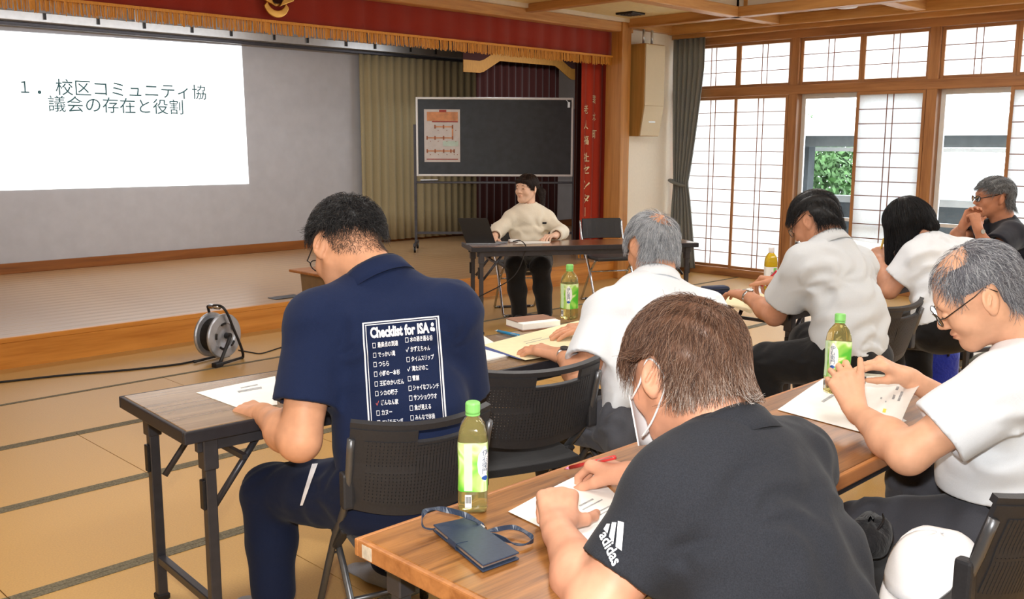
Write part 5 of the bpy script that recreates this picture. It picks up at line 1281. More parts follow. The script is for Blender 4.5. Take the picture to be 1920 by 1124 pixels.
        for q in 'LR':
            H, K, A = V3(J['H'+q]), V3(J['K'+q]), V3(J['A'+q])
            g.cone(P, H, 0.10*S, 0.10*S, 0.05); g.cone(H, K, 0.092*S*l, 0.068*S*l, 0.05)
            g.cone(K, K+(A-K)*0.45, 0.068*S*l, 0.062*S*l, 0.03); g.cone(K+(A-K)*0.45, K+(A-K)*hem, 0.062*S*l, 0.054*S*l, 0.03)
        g.folds([(J['KL'], rt, 9, 0.12), (J['KR'], rt, 9, 0.12), (J['HL'], rt, 8, 0.14), (J['HR'], rt, 8, 0.14)], amp, seed, 0.0014)
        v, f = g.mesh(); o = np_mesh(name, v, f, material, s.root)
        if belt is not None:
            a0, n = P+up*(waist-0.004)*S, 36; gg = []
            for z, e in ((-0.017, 0.004), (0.017, 0.004)):
                gg.append([Vector(a0+up*z*S+rt*math.cos(t_)*(0.149*S+e)+fw*math.sin(t_)*(0.108*S+e)) for t_ in [2*PI*k/n for k in range(n+1)]])
            MB().sheet(gg, 0.004).build('belt', belt, s.root, smooth=True)
        return o
    def foot(s, A, d, material, name='sock'):
        S = s.S; A, d = V3(A), unit(V3(d)); g = Grid(A-0.3, A+0.3, 0.007); z = np.array([0, 0, 1.0])
        g.cone(A+z*0.10*S, A-z*0.015*S, 0.036*S, 0.036*S, 0.02); sid = np.cross(d, z)
        heel = A-z*0.035*S-d*0.02; toe = A-z*0.045*S+d*0.17*S
        g.cone(heel, A-z*0.03*S+d*0.06, 0.034*S, 0.036*S, 0.03); g.econe(A-z*0.03*S+d*0.05, toe, 0.036*S, 0.03*S, 0.036*S, 0.018*S, sid, 0.03)
        g.cut((0, 0, 0.004), (0, 0, -1)); v, f = g.mesh(); return np_mesh(name, v, f, material, s.root)
    def collar(s, J, material, r=0.068, hgt=0.036, fall=0.045, gap=50, name='collar', pts=0.02, tilt=0.0):
        S = s.S; N = V3(J['neck']); up = unit(s.hc-N); rt0 = unit(V3(J['SR'])-V3(J['SL'])); tu = unit(N-V3(J.get('mid', J['pelvis'])))
        up = unit(up*0.55+tu*0.45); rt = unit(rt0-up*float(rt0@up)); fw = np.cross(up, rt)
        a0, a1 = 90+gap, 450-gap; g = []
        for (dr, dz) in ((0.002, -0.022), (0.0, hgt*0.6), (0.002, hgt), (0.008, hgt+0.003), (0.016, hgt-0.008), (0.022, hgt-fall*0.55), (0.030, hgt-fall)):
            row_ = []
            for k in range(31):
                a = math.radians(a0+(a1-a0)*k/30); e = abs(k/15-1); lowf = pts*max(0, e-0.7)/0.3 if dr > 0.012 else 0
                sl = 0.018*(1-math.sin(a))*0.5            # rises at the back
                row_.append(Vector(N+(rt*math.cos(a)*(r+dr)*1.05+fw*math.sin(a)*(r+dr)*0.98+up*(dz+sl-0.012-lowf))*S))
            g.append(row_)
        return MB().sheet(g, 0.0022).build(name, material, s.root, smooth=True)
    # hair: optional volume on the scalp plus thousands of thin strands combed over it
    def hair(s, cols, n, length, rad=0.0007, crown=(0.01, -0.055, 0.11), lift=0.010, line=HAIRLINE, thin=None, cap=0.006, seed=1, jitter=0.35, comb=(0, 0, 0), extra=None, seg=5, grav=0.0, capfade=None, side=0.0, rough=0.45, curl=0.0, ear_clear=True, tone_fn=None, zmin=-0.10):
        rr = np.random.default_rng(seed); v = s.hv; fl = s.hf; S = s.S
        la, lz = np.array([a for a, z in line], float), np.array([z for a, z in line])
        def mask(P):
            phi = np.degrees(np.arctan2(np.abs(P[:, 0]), P[:, 1])); return P[:, 2]-np.interp(phi, la, lz)
        g = s.hg
        if extra is not None:
            g2 = Grid(g.lo-0.06, g.lo+g.h*g.n+0.06, 0.005); extra(g2); vol_v, vol_f = g2.mesh()
        mk = mask(v)
        nohear = ~((np.abs(v[:, 0]) > 0.066) & (v[:, 1] > -0.034) & (v[:, 1] < 0.026) & (v[:, 2] < 0.027))
        reg = (mk > 0) & nohear
        vs, fs, tone = [], [], []; nv = 0
        den = np.ones(len(v)) if thin is None else thin(v)
        if cap:
            keep = reg[fl].all(1) & (den[fl].min(1) > 0.12)
            nrm = g.grad(v); off = cap*np.clip(mk/0.03, 0.12, 1)-0.006*np.clip((0.7-den)/0.45, 0, 1)-cap*np.clip((0.8-den)/0.5, 0, 1)
            used = np.unique(fl[keep]); mp = np.full(len(v), -1); mp[used] = np.arange(len(used))
            cv = v[used]+nrm[used]*off[used][:, None]*(1+0.25*np.sin(v[used]@np.array([160, 40, 90]))[:, None])
            vs.append(cv); fs.append(np.concatenate([mp[fl[keep]]])); tone.append(np.full(len(cv), 0.32)); nv += len(cv)
        if extra is not None:
            vs.append(vol_v); fs.append(vol_f+nv); tone.append(np.full(len(vol_v), 0.3)); nv += len(vol_v)
        field = g
        cand = np.where(reg)[0]; pr = den[cand]; cand = rr.choice(cand, n, p=pr/pr.sum()); P = v[cand]+rr.normal(size=(n, 3))*0.0015
        if extra is not None:
            field = g2; cand = rr.integers(0, len(vol_v), n); P = vol_v[cand].copy()
        cr_ = np.array(crown); Lh = length*(0.6+0.7*rr.random(n)); pts = [P.copy()]; up_l = s.HR@np.array([0, 0, 1.0])
        jit = rr.normal(size=(n, 3))*jitter; lf = lift*(0.45+0.9*rr.random(n)); cph = rr.random(n)*6.28
        for k in range(seg):
            nn = field.grad(P); d = P-cr_; d = d/np.linalg.norm(d, axis=1)[:, None]
            d = d+jit+np.array(comb)-up_l*grav+np.stack([side*np.ones(n), 0*Lh, 0*Lh], 1)
            if curl: d = d+curl*np.stack([np.sin(k*1.7+cph), np.cos(k*1.3+cph), np.sin(k*1.1+cph*2)], 1)
            d = d-nn*np.sum(d*nn, 1)[:, None]; d = d/np.maximum(1e-6, np.linalg.norm(d, axis=1))[:, None]
            P = P+d*(Lh/seg)[:, None]
            tgt = lf*min(1.0, (k+1)/(seg*0.6))+0.0015; P = P+nn*np.clip(tgt-field.sample(P), -0.02, 0.02)[:, None]
            pts.append(P.copy())
        pts = np.stack(pts, 1)                                        # n, seg+1, 3
        root = pts[:, 0].copy()
        if ear_clear and extra is None:
            q_ = pts; hit = ((np.abs(q_[:, :, 0]) > 0.066) & (q_[:, :, 1] > -0.036) & (q_[:, :, 1] < 0.034) & (q_[:, :, 2] > -0.05) & (q_[:, :, 2] < 0.024)).any(1) | (q_[:, :, 2].min(1) < zmin)
            pts = pts[~hit]; root = root[~hit]; n = len(pts)
        T = np.gradient(pts, axis=1); T /= np.maximum(1e-9, np.linalg.norm(T, axis=2))[:, :, None]
        ref = rr.normal(size=(n, 1, 3)); A = np.cross(T, ref); A /= np.maximum(1e-9, np.linalg.norm(A, axis=2))[:, :, None]; B = np.cross(T, A)
        taper = np.linspace(1, 0.25, seg+1)[None, :, None]*rad
        ring = np.stack([pts+(A*math.cos(a)+B*math.sin(a))*taper for a in (0, 2.094, 4.189)], 2)      # n,seg+1,3,3
        base = np.arange(n)[:, None, None]*(seg+1)*3+np.arange(seg)[None, :, None]*3+np.arange(3)[None, None, :]
        nx = np.arange(n)[:, None, None]*(seg+1)*3+np.arange(seg)[None, :, None]*3+((np.arange(3)+1) % 3)[None, None, :]
        q = np.stack([base, nx, nx+3, base+3], -1).reshape(-1, 4)
        vs.append(ring.reshape(-1, 3)); fs.append(q+nv); tn = rr.random(n) if tone_fn is None else np.clip(tone_fn(root, rr.random(n)), 0, 1); tone.append(np.repeat(tn, (seg+1)*3))
        allv = s.toW(np.concatenate(vs))
        m, nt, b, N, L_ = _new('hair'); at = N.new('ShaderNodeAttribute'); at.attribute_name = 'tone'
        st_ = [(i/(len(cols)-1), srgb(*c)) for i, c in enumerate(cols)]
        L_.new(_ramp(N, L_, at.outputs['Fac'], st_), b.inputs['Base Color']); b.inputs['Roughness'].default_value = rough; b.inputs['Specular IOR Level'].default_value = 0.35
        o = np_mesh('hair', allv, np.concatenate(fs), m, s.root); o['kind'] = 'stuff'
        a = o.data.attributes.new('tone', 'FLOAT', 'POINT'); tt = np.concatenate(tone).astype(np.float32)
        if len(tt) == len(o.data.vertices): a.data.foreach_set('value', tt)
        return o
    def glasses(s, frame, lens=True, half=False, r=0.0011, wide=1.0):
        mm = [s.L(*p) for p in []]
        e = s.root; mb = MB(); w_ = wide
        rims = MB()
        for sx in (-1, 1):
            pts = [s.L(sx*0.0335+0.0245*math.cos(t_), 0.1085-0.006*abs(0.6+math.cos(t_)*sx), -0.004+0.017*math.sin(t_)) for t_ in [2*PI*k/20 for k in range(21)]]
            MB().tube(pts, r*s.hS, 6, False).build('glasses_rim', frame, e, smooth=True)
            if lens: MB().add([p for p in pts[:-1]], [tuple(range(20))]).build('lens', M['glass'], e, fix=False)
            MB().tube([s.L(sx*0.057, 0.100, 0.002), s.L(sx*0.070*w_, 0.090, 0.003), s.L(sx*0.0800*w_, 0.012, 0.020), s.L(sx*0.0795*w_, -0.016, 0.029), s.L(sx*0.0790*w_, -0.034, 0.006)], r*1.15*s.hS, 6).build('glasses_temple', frame, e, smooth=True)
        MB().tube([s.L(-0.009, 0.1045, 0.0), s.L(0, 0.108, 0.003), s.L(0.009, 0.1045, 0.0)], r*s.hS, 6).build('glasses_bridge', frame, e, smooth=True)
    def eyes(s, brow=(40, 32, 28), open_=0.3):
        wm = mat('eye_white', srgb(236, 232, 226), 0.2); im = mat('dark_iris', srgb(40, 28, 22), 0.15); bm_ = mat('eyebrow_hair', srgb(*brow), 0.7)
        for sx in (-1, 1):
            MB().lathe([(0.0, 0.0), (0.004, 0.001), (0.006, 0.003)], 12).build('iris', im, s.root, smooth=True).matrix_world = Matrix.Translation(s.L(sx*0.032, 0.0955, -0.0045)) @ Matrix(((s.HR[0][0]*s.hS*1.7, s.HR[2][0]*s.hS*0.6, -s.HR[1][0]*s.hS, 0), (s.HR[0][1]*s.hS*1.7, s.HR[2][1]*s.hS*0.6, -s.HR[1][1]*s.hS, 0), (s.HR[0][2]*s.hS*1.7, s.HR[2][2]*s.hS*0.6, -s.HR[1][2]*s.hS, 0), (0, 0, 0, 1)))
            MB().tube([s.L(sx*0.016, 0.0905, 0.0185), s.L(sx*0.032, 0.089, 0.0235), s.L(sx*0.049, 0.0755, 0.019)], 0.0028*s.hS, 6, radii=[0.003*s.hS, 0.003*s.hS, 0.0012*s.hS]).build('eyebrow', bm_, s.root, smooth=True)
        lm = mat('lip_skin', srgb(206, 138, 120), 0.5)
        MB().tube([s.L(-0.021, 0.0905, -0.061), s.L(-0.008, 0.0965, -0.0580), s.L(0.0, 0.0972, -0.0588), s.L(0.008, 0.0965, -0.0580), s.L(0.021, 0.0905, -0.061)], 0.0028*s.hS, 6, radii=[0.001*s.hS, 0.0028*s.hS, 0.0026*s.hS, 0.0028*s.hS, 0.001*s.hS]).build('upper_lip', lm, s.root, smooth=True)
        MB().tube([s.L(-0.018, 0.089, -0.066), s.L(0.0, 0.0955, -0.069), s.L(0.018, 0.089, -0.066)], 0.0032*s.hS, 6, radii=[0.001*s.hS, 0.0034*s.hS, 0.001*s.hS]).build('lower_lip', lm, s.root, smooth=True)
    def watch(s, wr, f, n, face, strap):
        S = s.S; wr, f = V3(wr), unit(V3(f)); n = V3(n); n = unit(n-f*float(n@f)); t = np.cross(f, n); g = []
        for z in (-0.007, 0.007): g.append([Vector(wr+f*z*S+(t*math.cos(a)+n*math.sin(a))*0.0295*S) for a in [2*PI*k/20 for k in range(21)]])
        st_ = MB().sheet(g, 0.003).build('watch_strap', strap, s.root, smooth=True)
        c = wr-n*0.030*S; mb = MB().prism([Vector(c+(f*math.cos(a)+t*math.sin(a))*0.015*S) for a in [2*PI*k/16 for k in range(16)]], Vector(-n*0.006*S)); o = mb.build('watch_face', face, s.root); return o
def project_art(me, o_pt, ex, ey, dirv, bvh, lift, name, m, parent):
    # bends flat art (x, y) onto a surface: starts at o_pt + x ex + y ey and travels along dirv
    d = Vector(dirv).normalized()
    for v in me.vertices:
        p = Vector(o_pt)+Vector(ex)*v.co.x+Vector(ey)*v.co.y; hit = bvh.ray_cast(p, d)
        v.co = (hit[0]-d*lift) if hit[0] else p+d*0.1
    return link(name, me, m, parent)
def bvh_of(vf): return BVHTree.FromPolygons([Vector(v) for v in vf[0]], [tuple(int(i) for i in f) for f in vf[1]])
def chk(nm, J, S):
    L_ = lambda a, b: round((Vector(J[a])-Vector(J[b])).length/S, 3)
    print('LEN', nm, 'torso', L_('pelvis', 'neck'), 'sh', L_('SL', 'SR'), 'UA', L_('SL', 'EL'), L_('SR', 'ER'), 'FA', L_('EL', 'WL'), L_('ER', 'WR'), 'TH', L_('HL', 'KL'), L_('HR', 'KR'), 'SH', L_('KL', 'AL'), L_('KR', 'AR'),
          'z pel %.2f neck %.2f EL %.2f WL %.2f ER %.2f WR %.2f K %.2f %.2f A %.2f %.2f' % tuple(Vector(J[k]).z for k in ('pelvis', 'neck', 'EL', 'WL', 'ER', 'WR', 'KL', 'KR', 'AL', 'AR')))

# ---- joints: seen pixel and depth along the view axis (metres)
JP = {
 'P1': dict(S=1.10, pelvis=(748, 920, 2.77), mid=(752, 765, 2.76), neck=(706, 530, 2.80), SL=(598, 606, 2.72), SR=(842, 586, 2.80), EL=(562, 826, 2.64), WL=(492, 776, 2.85), ER=(872, 800, 2.98), WR=(800, 735, 3.16),
            HL=(694, 925, 2.75), HR=(806, 918, 2.84), KL=(508, 922, 2.98), KR=(800, 905, 3.18), AL=(512, 1128, 2.96), AR=(722, 1062, 3.28)),
 'P2': dict(S=1.10, pelvis=(1225, 800, 3.42), mid=(1220, 680, 3.48), neck=(1228, 535, 3.62), SL=(1142, 592, 3.52), SR=(1316, 590, 3.62), EL=(1092, 712, 3.36), WL=(1056, 668, 3.56), ER=(1225, 640, 3.95), WR=(1112, 612, 4.02),
            HL=(1185, 800, 3.40), HR=(1268, 800, 3.46), KL=(1030, 782, 3.72), KR=(1120, 770, 3.95), AL=(1040, 935, 3.85), AR=(1130, 910, 4.05)),
 'P3': dict(S=1.10, pelvis=(1490, 1250, 1.68), mid=(1432, 1050, 1.75), neck=(1358, 838, 1.83), SL=(1262, 925, 1.72), SR=(1478, 868, 1.94), EL=(1122, 1140, 1.68), WL=(1046, 994, 1.92), ER=(1400, 990, 2.10), WR=(1186, 892, 2.18),
            HL=(1440, 1290, 1.68), HR=(1560, 1280, 1.68), KL=(1290, 1240, 1.95), KR=(1420, 1140, 2.05), AL=(1320, 1560, 1.95), AR=(1450, 1420, 2.1)),
 'P4': dict(S=1.03, pelvis=(1912, 968, 2.60), mid=(1908, 830, 2.55), neck=(1938, 655, 2.52), SL=(1876, 735, 2.38), SR=(1985, 690, 2.68), EL=(1702, 852, 2.42), WL=(1606, 772, 2.66), ER=(1850, 800, 2.86), WR=(1702, 708, 2.84),
            HL=(1878, 995, 2.56), HR=(1950, 985, 2.66), KL=(1618, 992, 2.76), KR=(1715, 905, 3.00), AL=(1600, 1180, 2.80), AR=(1690, 1090, 3.1)),
 'P5': dict(S=1.10, pelvis=(1588, 668, 4.20), mid=(1592, 585, 4.22), neck=(1552, 462, 4.28), SL=(1512, 500, 4.20), SR=(1604, 502, 4.44), EL=(1452, 592, 4.40), WL=(1402, 556, 4.62), ER=(1545, 565, 4.72), WR=(1466, 528, 4.86),
            HL=(1566, 674, 4.18), HR=(1616, 668, 4.26), KL=(1430, 682, 4.36), KR=(1515, 640, 4.62), AL=(1440, 850, 4.36), AR=(1530, 828, 4.6)),
 'P6': dict(S=1.06, pelvis=(1772, 612, 4.92), mid=(1768, 545, 4.96), neck=(1742, 458, 5.02), SL=(1722, 485, 4.94), SR=(1812, 478, 5.12), EL=(1668, 545, 5.02), WL=(1653, 492, 5.16), ER=(1760, 520, 5.35), WR=(1690, 500, 5.45),
            HL=(1752, 618, 4.92), HR=(1798, 612, 4.98), KL=(1662, 625, 5.22), KR=(1718, 612, 5.35), AL=(1672, 755, 5.26), AR=(1725, 735, 5.4)),
 'P7': dict(S=1.08, pelvis=(1912, 545, 6.85), mid=(1902, 480, 6.85), neck=(1880, 422, 6.82), SL=(1898, 442, 6.64), SR=(1848, 436, 6.98), EL=(1852, 474, 6.46), WL=(1834, 430, 6.44), ER=(1790, 450, 6.80), WR=(1806, 424, 6.60),
            HL=(1915, 548, 6.78), HR=(1895, 546, 6.92), KL=(1800, 560, 6.72), KR=(1790, 555, 6.95), AL=(1810, 655, 6.78), AR=(1800, 645, 7.0)),
 'P8': dict(S=1.0, pelvis=(990, 488, 8.42), mid=(990, 440, 8.40), neck=(991, 389, 8.38), SL=(1024, 412, 8.40), SR=(960, 412, 8.36), EL=(1052, 436, 8.28), WL=(1040, 443, 8.06), ER=(934, 432, 8.24), WR=(926, 446, 8.0),
            HL=(1012, 490, 8.38), HR=(970, 490, 8.36), KL=(1014, 500, 7.96), KR=(966, 500, 7.92), AL=(1022, 590, 8.10), AR=(974, 592, 8.06)),
}

def joints(nm): return {k: W(*v) for k, v in JP[nm].items() if k != 'S'}, JP[nm]['S']
cR, cF, cZ = V3(CR), V3(CF), np.array([0, 0, 1.0])
def dv(r, f, z): return unit(cR*r+cF*f+cZ*z)
M['navy'] = weave('navy_polo_knit', srgb(24, 36, 68), 0.9, var=0.12, scale=500, bump=0.3, fold=0.16, foldscale=7, sheen=0.05)
M['navy_trousers'] = weave('navy_jersey', srgb(20, 29, 54), 0.9, var=0.12, scale=500, bump=0.2, fold=0.16, foldscale=8, sheen=0.05)
M['white_shirt'] = weave('white_shirt_cotton', srgb(230, 236, 243), 0.85, var=0.025, scale=420, bump=0.15, fold=0.14, foldscale=7, sheen=0.0)
M['pale_shirt'] = weave('pale_grey_white_shirt', srgb(206, 211, 216), 0.85, var=0.025, scale=420, bump=0.15, fold=0.14, foldscale=7, sheen=0.0)
M['black_shirt'] = weave('black_sports_knit', srgb(40, 42, 48), 0.95, var=0.2, scale=420, bump=0.3, fold=0.16, foldscale=7, sheen=0.04)
M['black_polo'] = weave('black_polo_knit', srgb(26, 28, 38), 0.85, var=0.15, scale=420, bump=0.2, fold=0.1)
M['grey_trousers'] = weave('grey_trouser_cloth', srgb(84, 86, 94), 0.85, var=0.08, scale=420, bump=0.2, fold=0.2, foldscale=9)
M['charcoal'] = weave('charcoal_trouser_cloth', srgb(74, 75, 82), 0.85, var=0.08, scale=420, bump=0.2, fold=0.15, foldscale=9)
M['black_trousers'] = weave('black_trouser_cloth', srgb(24, 24, 26), 0.85, var=0.1, scale=420, bump=0.2, fold=0.2, foldscale=9)
M['beige_knit'] = weave('beige_sweatshirt', srgb(236, 228, 210), 0.9, var=0.06, scale=300, bump=0.3, fold=0.15, foldscale=10)
M['grey_sock'] = weave('grey_sock_knit', srgb(150, 154, 166), 0.9, var=0.08, scale=300)
M['black_sock'] = weave('black_sock_knit', srgb(28, 28, 32), 0.9, var=0.08, scale=300)
M['belt'] = mat('black_leather_belt', srgb(22, 22, 24), 0.35, var=0.1, nscale=40)
M['print_white'] = mat('white_screen_print', srgb(240, 242, 248), 0.7, var=0.02, nscale=40)
M['print_red'] = mat('red_screen_print', srgb(206, 96, 90), 0.7)
M['thin_frame'] = mat('thin_metal_frame', srgb(70, 60, 56), 0.3, 0.8); M['black_frame'] = mat('black_glasses_frame', srgb(24, 22, 24), 0.3)
M['watch_steel'] = mat('watch_steel', srgb(196, 198, 200), 0.25, 0.9); M['watch_dark'] = mat('dark_watch_face', srgb(50, 56, 64), 0.15)
def art_on(bvh, quad, me, name, m, parent, lift=0.002):
    # places flat art (its bounding box) on a surface between four seen corners: BL, BR, TR, TL
    xs = [v.co.x for v in me.vertices]; ys = [v.co.y for v in me.vertices]; x0, x1, y0, y1 = min(xs), max(xs), min(ys), max(ys)
    o = Vector(CAM); last = 2.5
    for v in me.vertices:
        u, w = (v.co.x-x0)/max(1e-9, x1-x0), (v.co.y-y0)/max(1e-9, y1-y0)
        px = (quad[0][0]*(1-u)+quad[1][0]*u)*(1-w)+(quad[3][0]*(1-u)+quad[2][0]*u)*w
        py = (quad[0][1]*(1-u)+quad[1][1]*u)*(1-w)+(quad[3][1]*(1-u)+quad[2][1]*u)*w
        d = Vector(ray(px, py)).normalized(); hit = bvh.ray_cast(o, d)
        if hit[0] is not None: v.co = hit[0]-d*lift*0.6+(hit[1] if hit[1].dot(d) < 0 else -hit[1])*lift; last = (hit[0]-o).length
        else: v.co = o+d*last
    return link(name, me, m, parent)
def grid_me(nx=1, ny=1):
    me = bpy.data.meshes.new('art'); vs = [(i/nx, j/ny, 0) for j in range(ny+1) for i in range(nx+1)]
    me.from_pydata(vs, [], [(j*(nx+1)+i, j*(nx+1)+i+1, (j+1)*(nx+1)+i+1, (j+1)*(nx+1)+i) for j in range(ny) for i in range(nx)]); return me
FLAT = (0.12, 0.18, 0.12); RELAX = (0.45, 0.5, 0.3); FIST = (1.0, 1.25, 0.7); PEN = [(0.75, 0.8, 0.4), (0.85, 0.9, 0.5), (1.0, 1.0, 0.6), (1.1, 1.0, 0.6)]

# ---------------------------------------------------------------- man in the navy polo
J, S = joints('P1'); p = Person('man in navy polo with white checklist print on his back, seen from behind', S, (214, 158, 124), HS=1.14)
hc = W(650, 464, 2.84); p.head(hc, dv(-0.55, 0.62, -0.42), dv(-0.05, 0.25, 1), J['neck'], wide=1.03)
f1 = W(440, 770, 2.90)-J['WL']
p.arm(J['SL'], J['EL'], J['WL'], W(430, 762, 3.0)-J['WL'], dv(0.1, 0.15, -1), 'L', (0.5, 0.7, 0.4), fat=1.25)
p.arm(J['SR'], J['ER'], J['WR'], W(760, 720, 3.25)-J['WR'], dv(0, 0, -1), 'R', RELAX, h=0.005, fat=1.2)
p.core(J).finish_body()
p.shirt(J, M['navy'], 0.70, seed=3, amp=0.006, sl_r=1.22, loose=1.08, base=0.0012, hem=-0.02)
p.trousers(J, M['navy_trousers'], loose=1.12, seed=4, amp=0.003, waist=0.05, belt=M['belt'])
p.collar(J, M['navy'], r=0.070, hgt=0.034, fall=0.05)
p.foot(J['AR'], dv(-0.6, 0.6, 0), M['grey_sock']); p.foot(J['AL'], dv(-0.6, 0.6, 0), M['grey_sock'])
p.hair([(14, 14, 16), (26, 25, 27), (64, 62, 62)], 7500, 0.036, 0.0008, lift=0.018, line=[(0, 0.066), (40, 0.062), (70, 0.042), (95, 0.040), (125, 0.022), (180, 0.005)], cap=0.013, seed=5, crown=(0.012, -0.06, 0.10), jitter=0.5)
p.hair([(56, 46, 42), (84, 70, 62), (110, 92, 80)], 9000, 0.009, 0.0004, lift=0.0024, line=HAIRLINE, cap=0.0, seed=6, jitter=0.6, thin=lambda v: np.clip((v[:, 2]+0.075)/0.10, 0.03, 1)*(v[:, 2] < 0.06)+1e-4)
p.glasses(M['black_frame'], r=0.0016)
bv = bvh_of(p.shirt_vf)
def quad_at(u0, v0, u1, v1):          # inside the printed frame; u right, v down
    TL_, TR_, BR2, BL_ = (679, 606), (823, 592), (838, 800), (692, 812)
    def q(u, v): return tuple((TL_[i]*(1-u)+TR_[i]*u)*(1-v)+(BL_[i]*(1-u)+BR2[i]*u)*v for i in (0, 1))
    return [q(u0, v1), q(u1, v1), q(u1, v0), q(u0, v0)]
for (a, b_, c, d) in ((0, 0, 0.985, 0.012), (0, 0, 0.02, 1.0), (0.98, 0, 1.0, 1.0), (0.035, 0.022, 0.965, 0.03), (0.04, 0.025, 0.05, 1.0), (0.955, 0.025, 0.965, 0.98)):
    art_on(bv, quad_at(a, b_, c, d), grid_me(20 if c-a > 0.3 else 1, 24 if d-b_ > 0.3 else 1), 'print_frame', M['print_white'], p.shirt_o, 0.0015)
def back_text(body, u0, v0, u1, v1, off=0.018, m='print_white'): art_on(bv, quad_at(u0, v0, u1, v1), text_mesh(body, 1.0, offset=off), 'print_lettering', M[m], p.shirt_o, 0.0022)
back_text('Checklist for ISA', 0.10, 0.05, 0.86, 0.15, 0.045)
for (cu, cv) in ((0.905, 0.075), (0.89, 0.115), (0.915, 0.12)): art_on(bv, quad_at(cu-0.02, cv-0.018, cu+0.02, cv+0.018), MB().prism([(math.cos(a), math.sin(a), 0) for a in [2*PI*k/10 for k in range(10)]], (0, 0, 0.01)).mesh('art'), 'print_doodle', M['print_white'], p.shirt_o, 0.0022)
LT = ['最高点の到達', 'でっかい滝', 'つらら', '小野の一本杉', '王様のかいだん', 'シカの親子', 'ぎんなん家', 'カヌー', 'エゾモモンガ']
RT = ['水の透き通る谷', 'かずえちゃん', 'タイムスリップ', '滝たけのこ', '雪崩', 'シャイなフレンチ', 'サンショウウオ', '魚が見える', 'みんなで体操']
for i, (a, b_) in enumerate(zip(LT, RT)):
    v0 = 0.19+i*0.088; v1 = v0+0.046
    back_text('✓' if i == 6 else '□', 0.115, v0, 0.155, v1, 0.0, 'print_red' if i == 6 else 'print_white'); back_text(a, 0.18, v0-0.004, 0.18+0.044*len(a), v1)
    back_text('✓' if i in (1, 3) else '□', 0.54, v0-0.02, 0.58, v1-0.02, 0.0); back_text(b_, 0.60, v0-0.024, min(0.93, 0.60+0.042*len(b_)), v1-0.02)
art_on(bv, quad_at(0.70, 0.955, 0.93, 0.975), grid_me(6, 1), 'print_lettering', M['print_white'], p.shirt_o, 0.002)
tr = [o for o in p.root.children if o.name.startswith('trousers')][0]
bt = BVHTree.FromPolygons([v.co for v in tr.data.vertices], [tuple(q.vertices) for q in tr.data.polygons])
art_on(bt, [(564, 948), (569, 948), (597, 871), (586, 872)], grid_me(3, 10), 'pocket_trim', M['print_white'], tr, 0.003)

# ---------------------------------------------------------------- white-haired man
J, S = joints('P2'); p = Person('white-haired man in a white shirt with a wristwatch, both hands on cream papers', S, (206, 150, 118), HS=1.08)
p.head(W(1222, 462, 3.70), dv(-0.42, 0.85, -0.22), dv(-0.02, 0.1, 1), J['neck'], h=0.0042)
p.arm(J['SL'], J['EL'], J['WL'], W(1000, 655, 3.62)-J['WL'], dv(0, 0.1, -1), 'L', (0.25, 0.4, 0.3))
p.arm(J['SR'], J['ER'], J['WR'], W(1040, 624, 3.92)-J['WR'], dv(0, 0.1, -1), 'R', FLAT)
p.core(J).finish_body()
p.shirt(J, M['white_shirt'], 0.78, seed=13, amp=0.008, sl_r=1.2, loose=1.08, hem=0.02)
p.trousers(J, M['grey_trousers'], loose=1.1, seed=14, amp=0.006, belt=M['belt'], waist=0.05)
p.collar(J, M['white_shirt'], r=0.066, hgt=0.036, fall=0.05)
p.foot(J['AL'], dv(-0.6, 0.6, 0), M['black_sock']); p.foot(J['AR'], dv(-0.6, 0.6, 0), M['black_sock'])
def th2(v): return np.clip(np.linalg.norm((v-np.array([0.012, -0.075, 0.082]))/np.array([1, 1, 1.0]), axis=1)/0.070-0.25, 0.22, 1)
p.hair([(96, 100, 106), (140, 144, 150), (186, 190, 196), (226, 228, 232)], 8000, 0.058, 0.0007, lift=0.013, cap=0.011, seed=7, crown=(0.012, -0.075, 0.09), thin=th2, jitter=0.25, grav=0.3, line=[(0, 0.062), (40, 0.055), (70, 0.026), (95, 0.03), (112, -0.01), (130, -0.055), (180, -0.085)])
wdir = J['WL']-J['EL']; p.watch(J['WL']-wdir.normalized()*0.012, wdir, dv(0, 0.1, -1), M['watch_dark'], M['watch_steel'])

# ---------------------------------------------------------------- foreground man in the black sports shirt
J, S = joints('P3'); p = Person('man in black three-stripe sports shirt writing in the foreground, brown-grey hair', S, (206, 150, 122), HS=1.14)
p.head(W(1282, 698, 1.90), dv(-0.50, 0.70, -0.22), dv(0.0, 0.1, 1), J['neck'], h=0.003, wide=1.05)
p.arm(J['SL'], J['EL'], J['WL'], W(1044, 930, 2.02)-J['WL'], dv(-0.1, 0.3, -1), 'L', (0.95, 1.1, 0.6), h=0.0032, fat=1.2)
p.arm(J['SR'], J['ER'], J['WR'], W(1092, 868, 2.32)-J['WR'], dv(-0.35, 0.2, -1), 'R', PEN, h=0.0032, fat=1.05, thumb=(0.8, 0.45, 0.45))
p.core(J).finish_body()
p.shirt(J, M['black_shirt'], 0.72, h=0.006, seed=23, amp=0.006, sl_r=1.08, loose=1.15, hem=-0.25, base=0.0014)
p.trousers(J, M['charcoal'], seed=24, waist=0.03)
p.collar(J, M['black_shirt'], r=0.074, hgt=0.036, fall=0.052)
p.foot(J['AL'], dv(-0.6, 0.6, 0), M['black_sock']); p.foot(J['AR'], dv(-0.6, 0.6, 0), M['black_sock'])
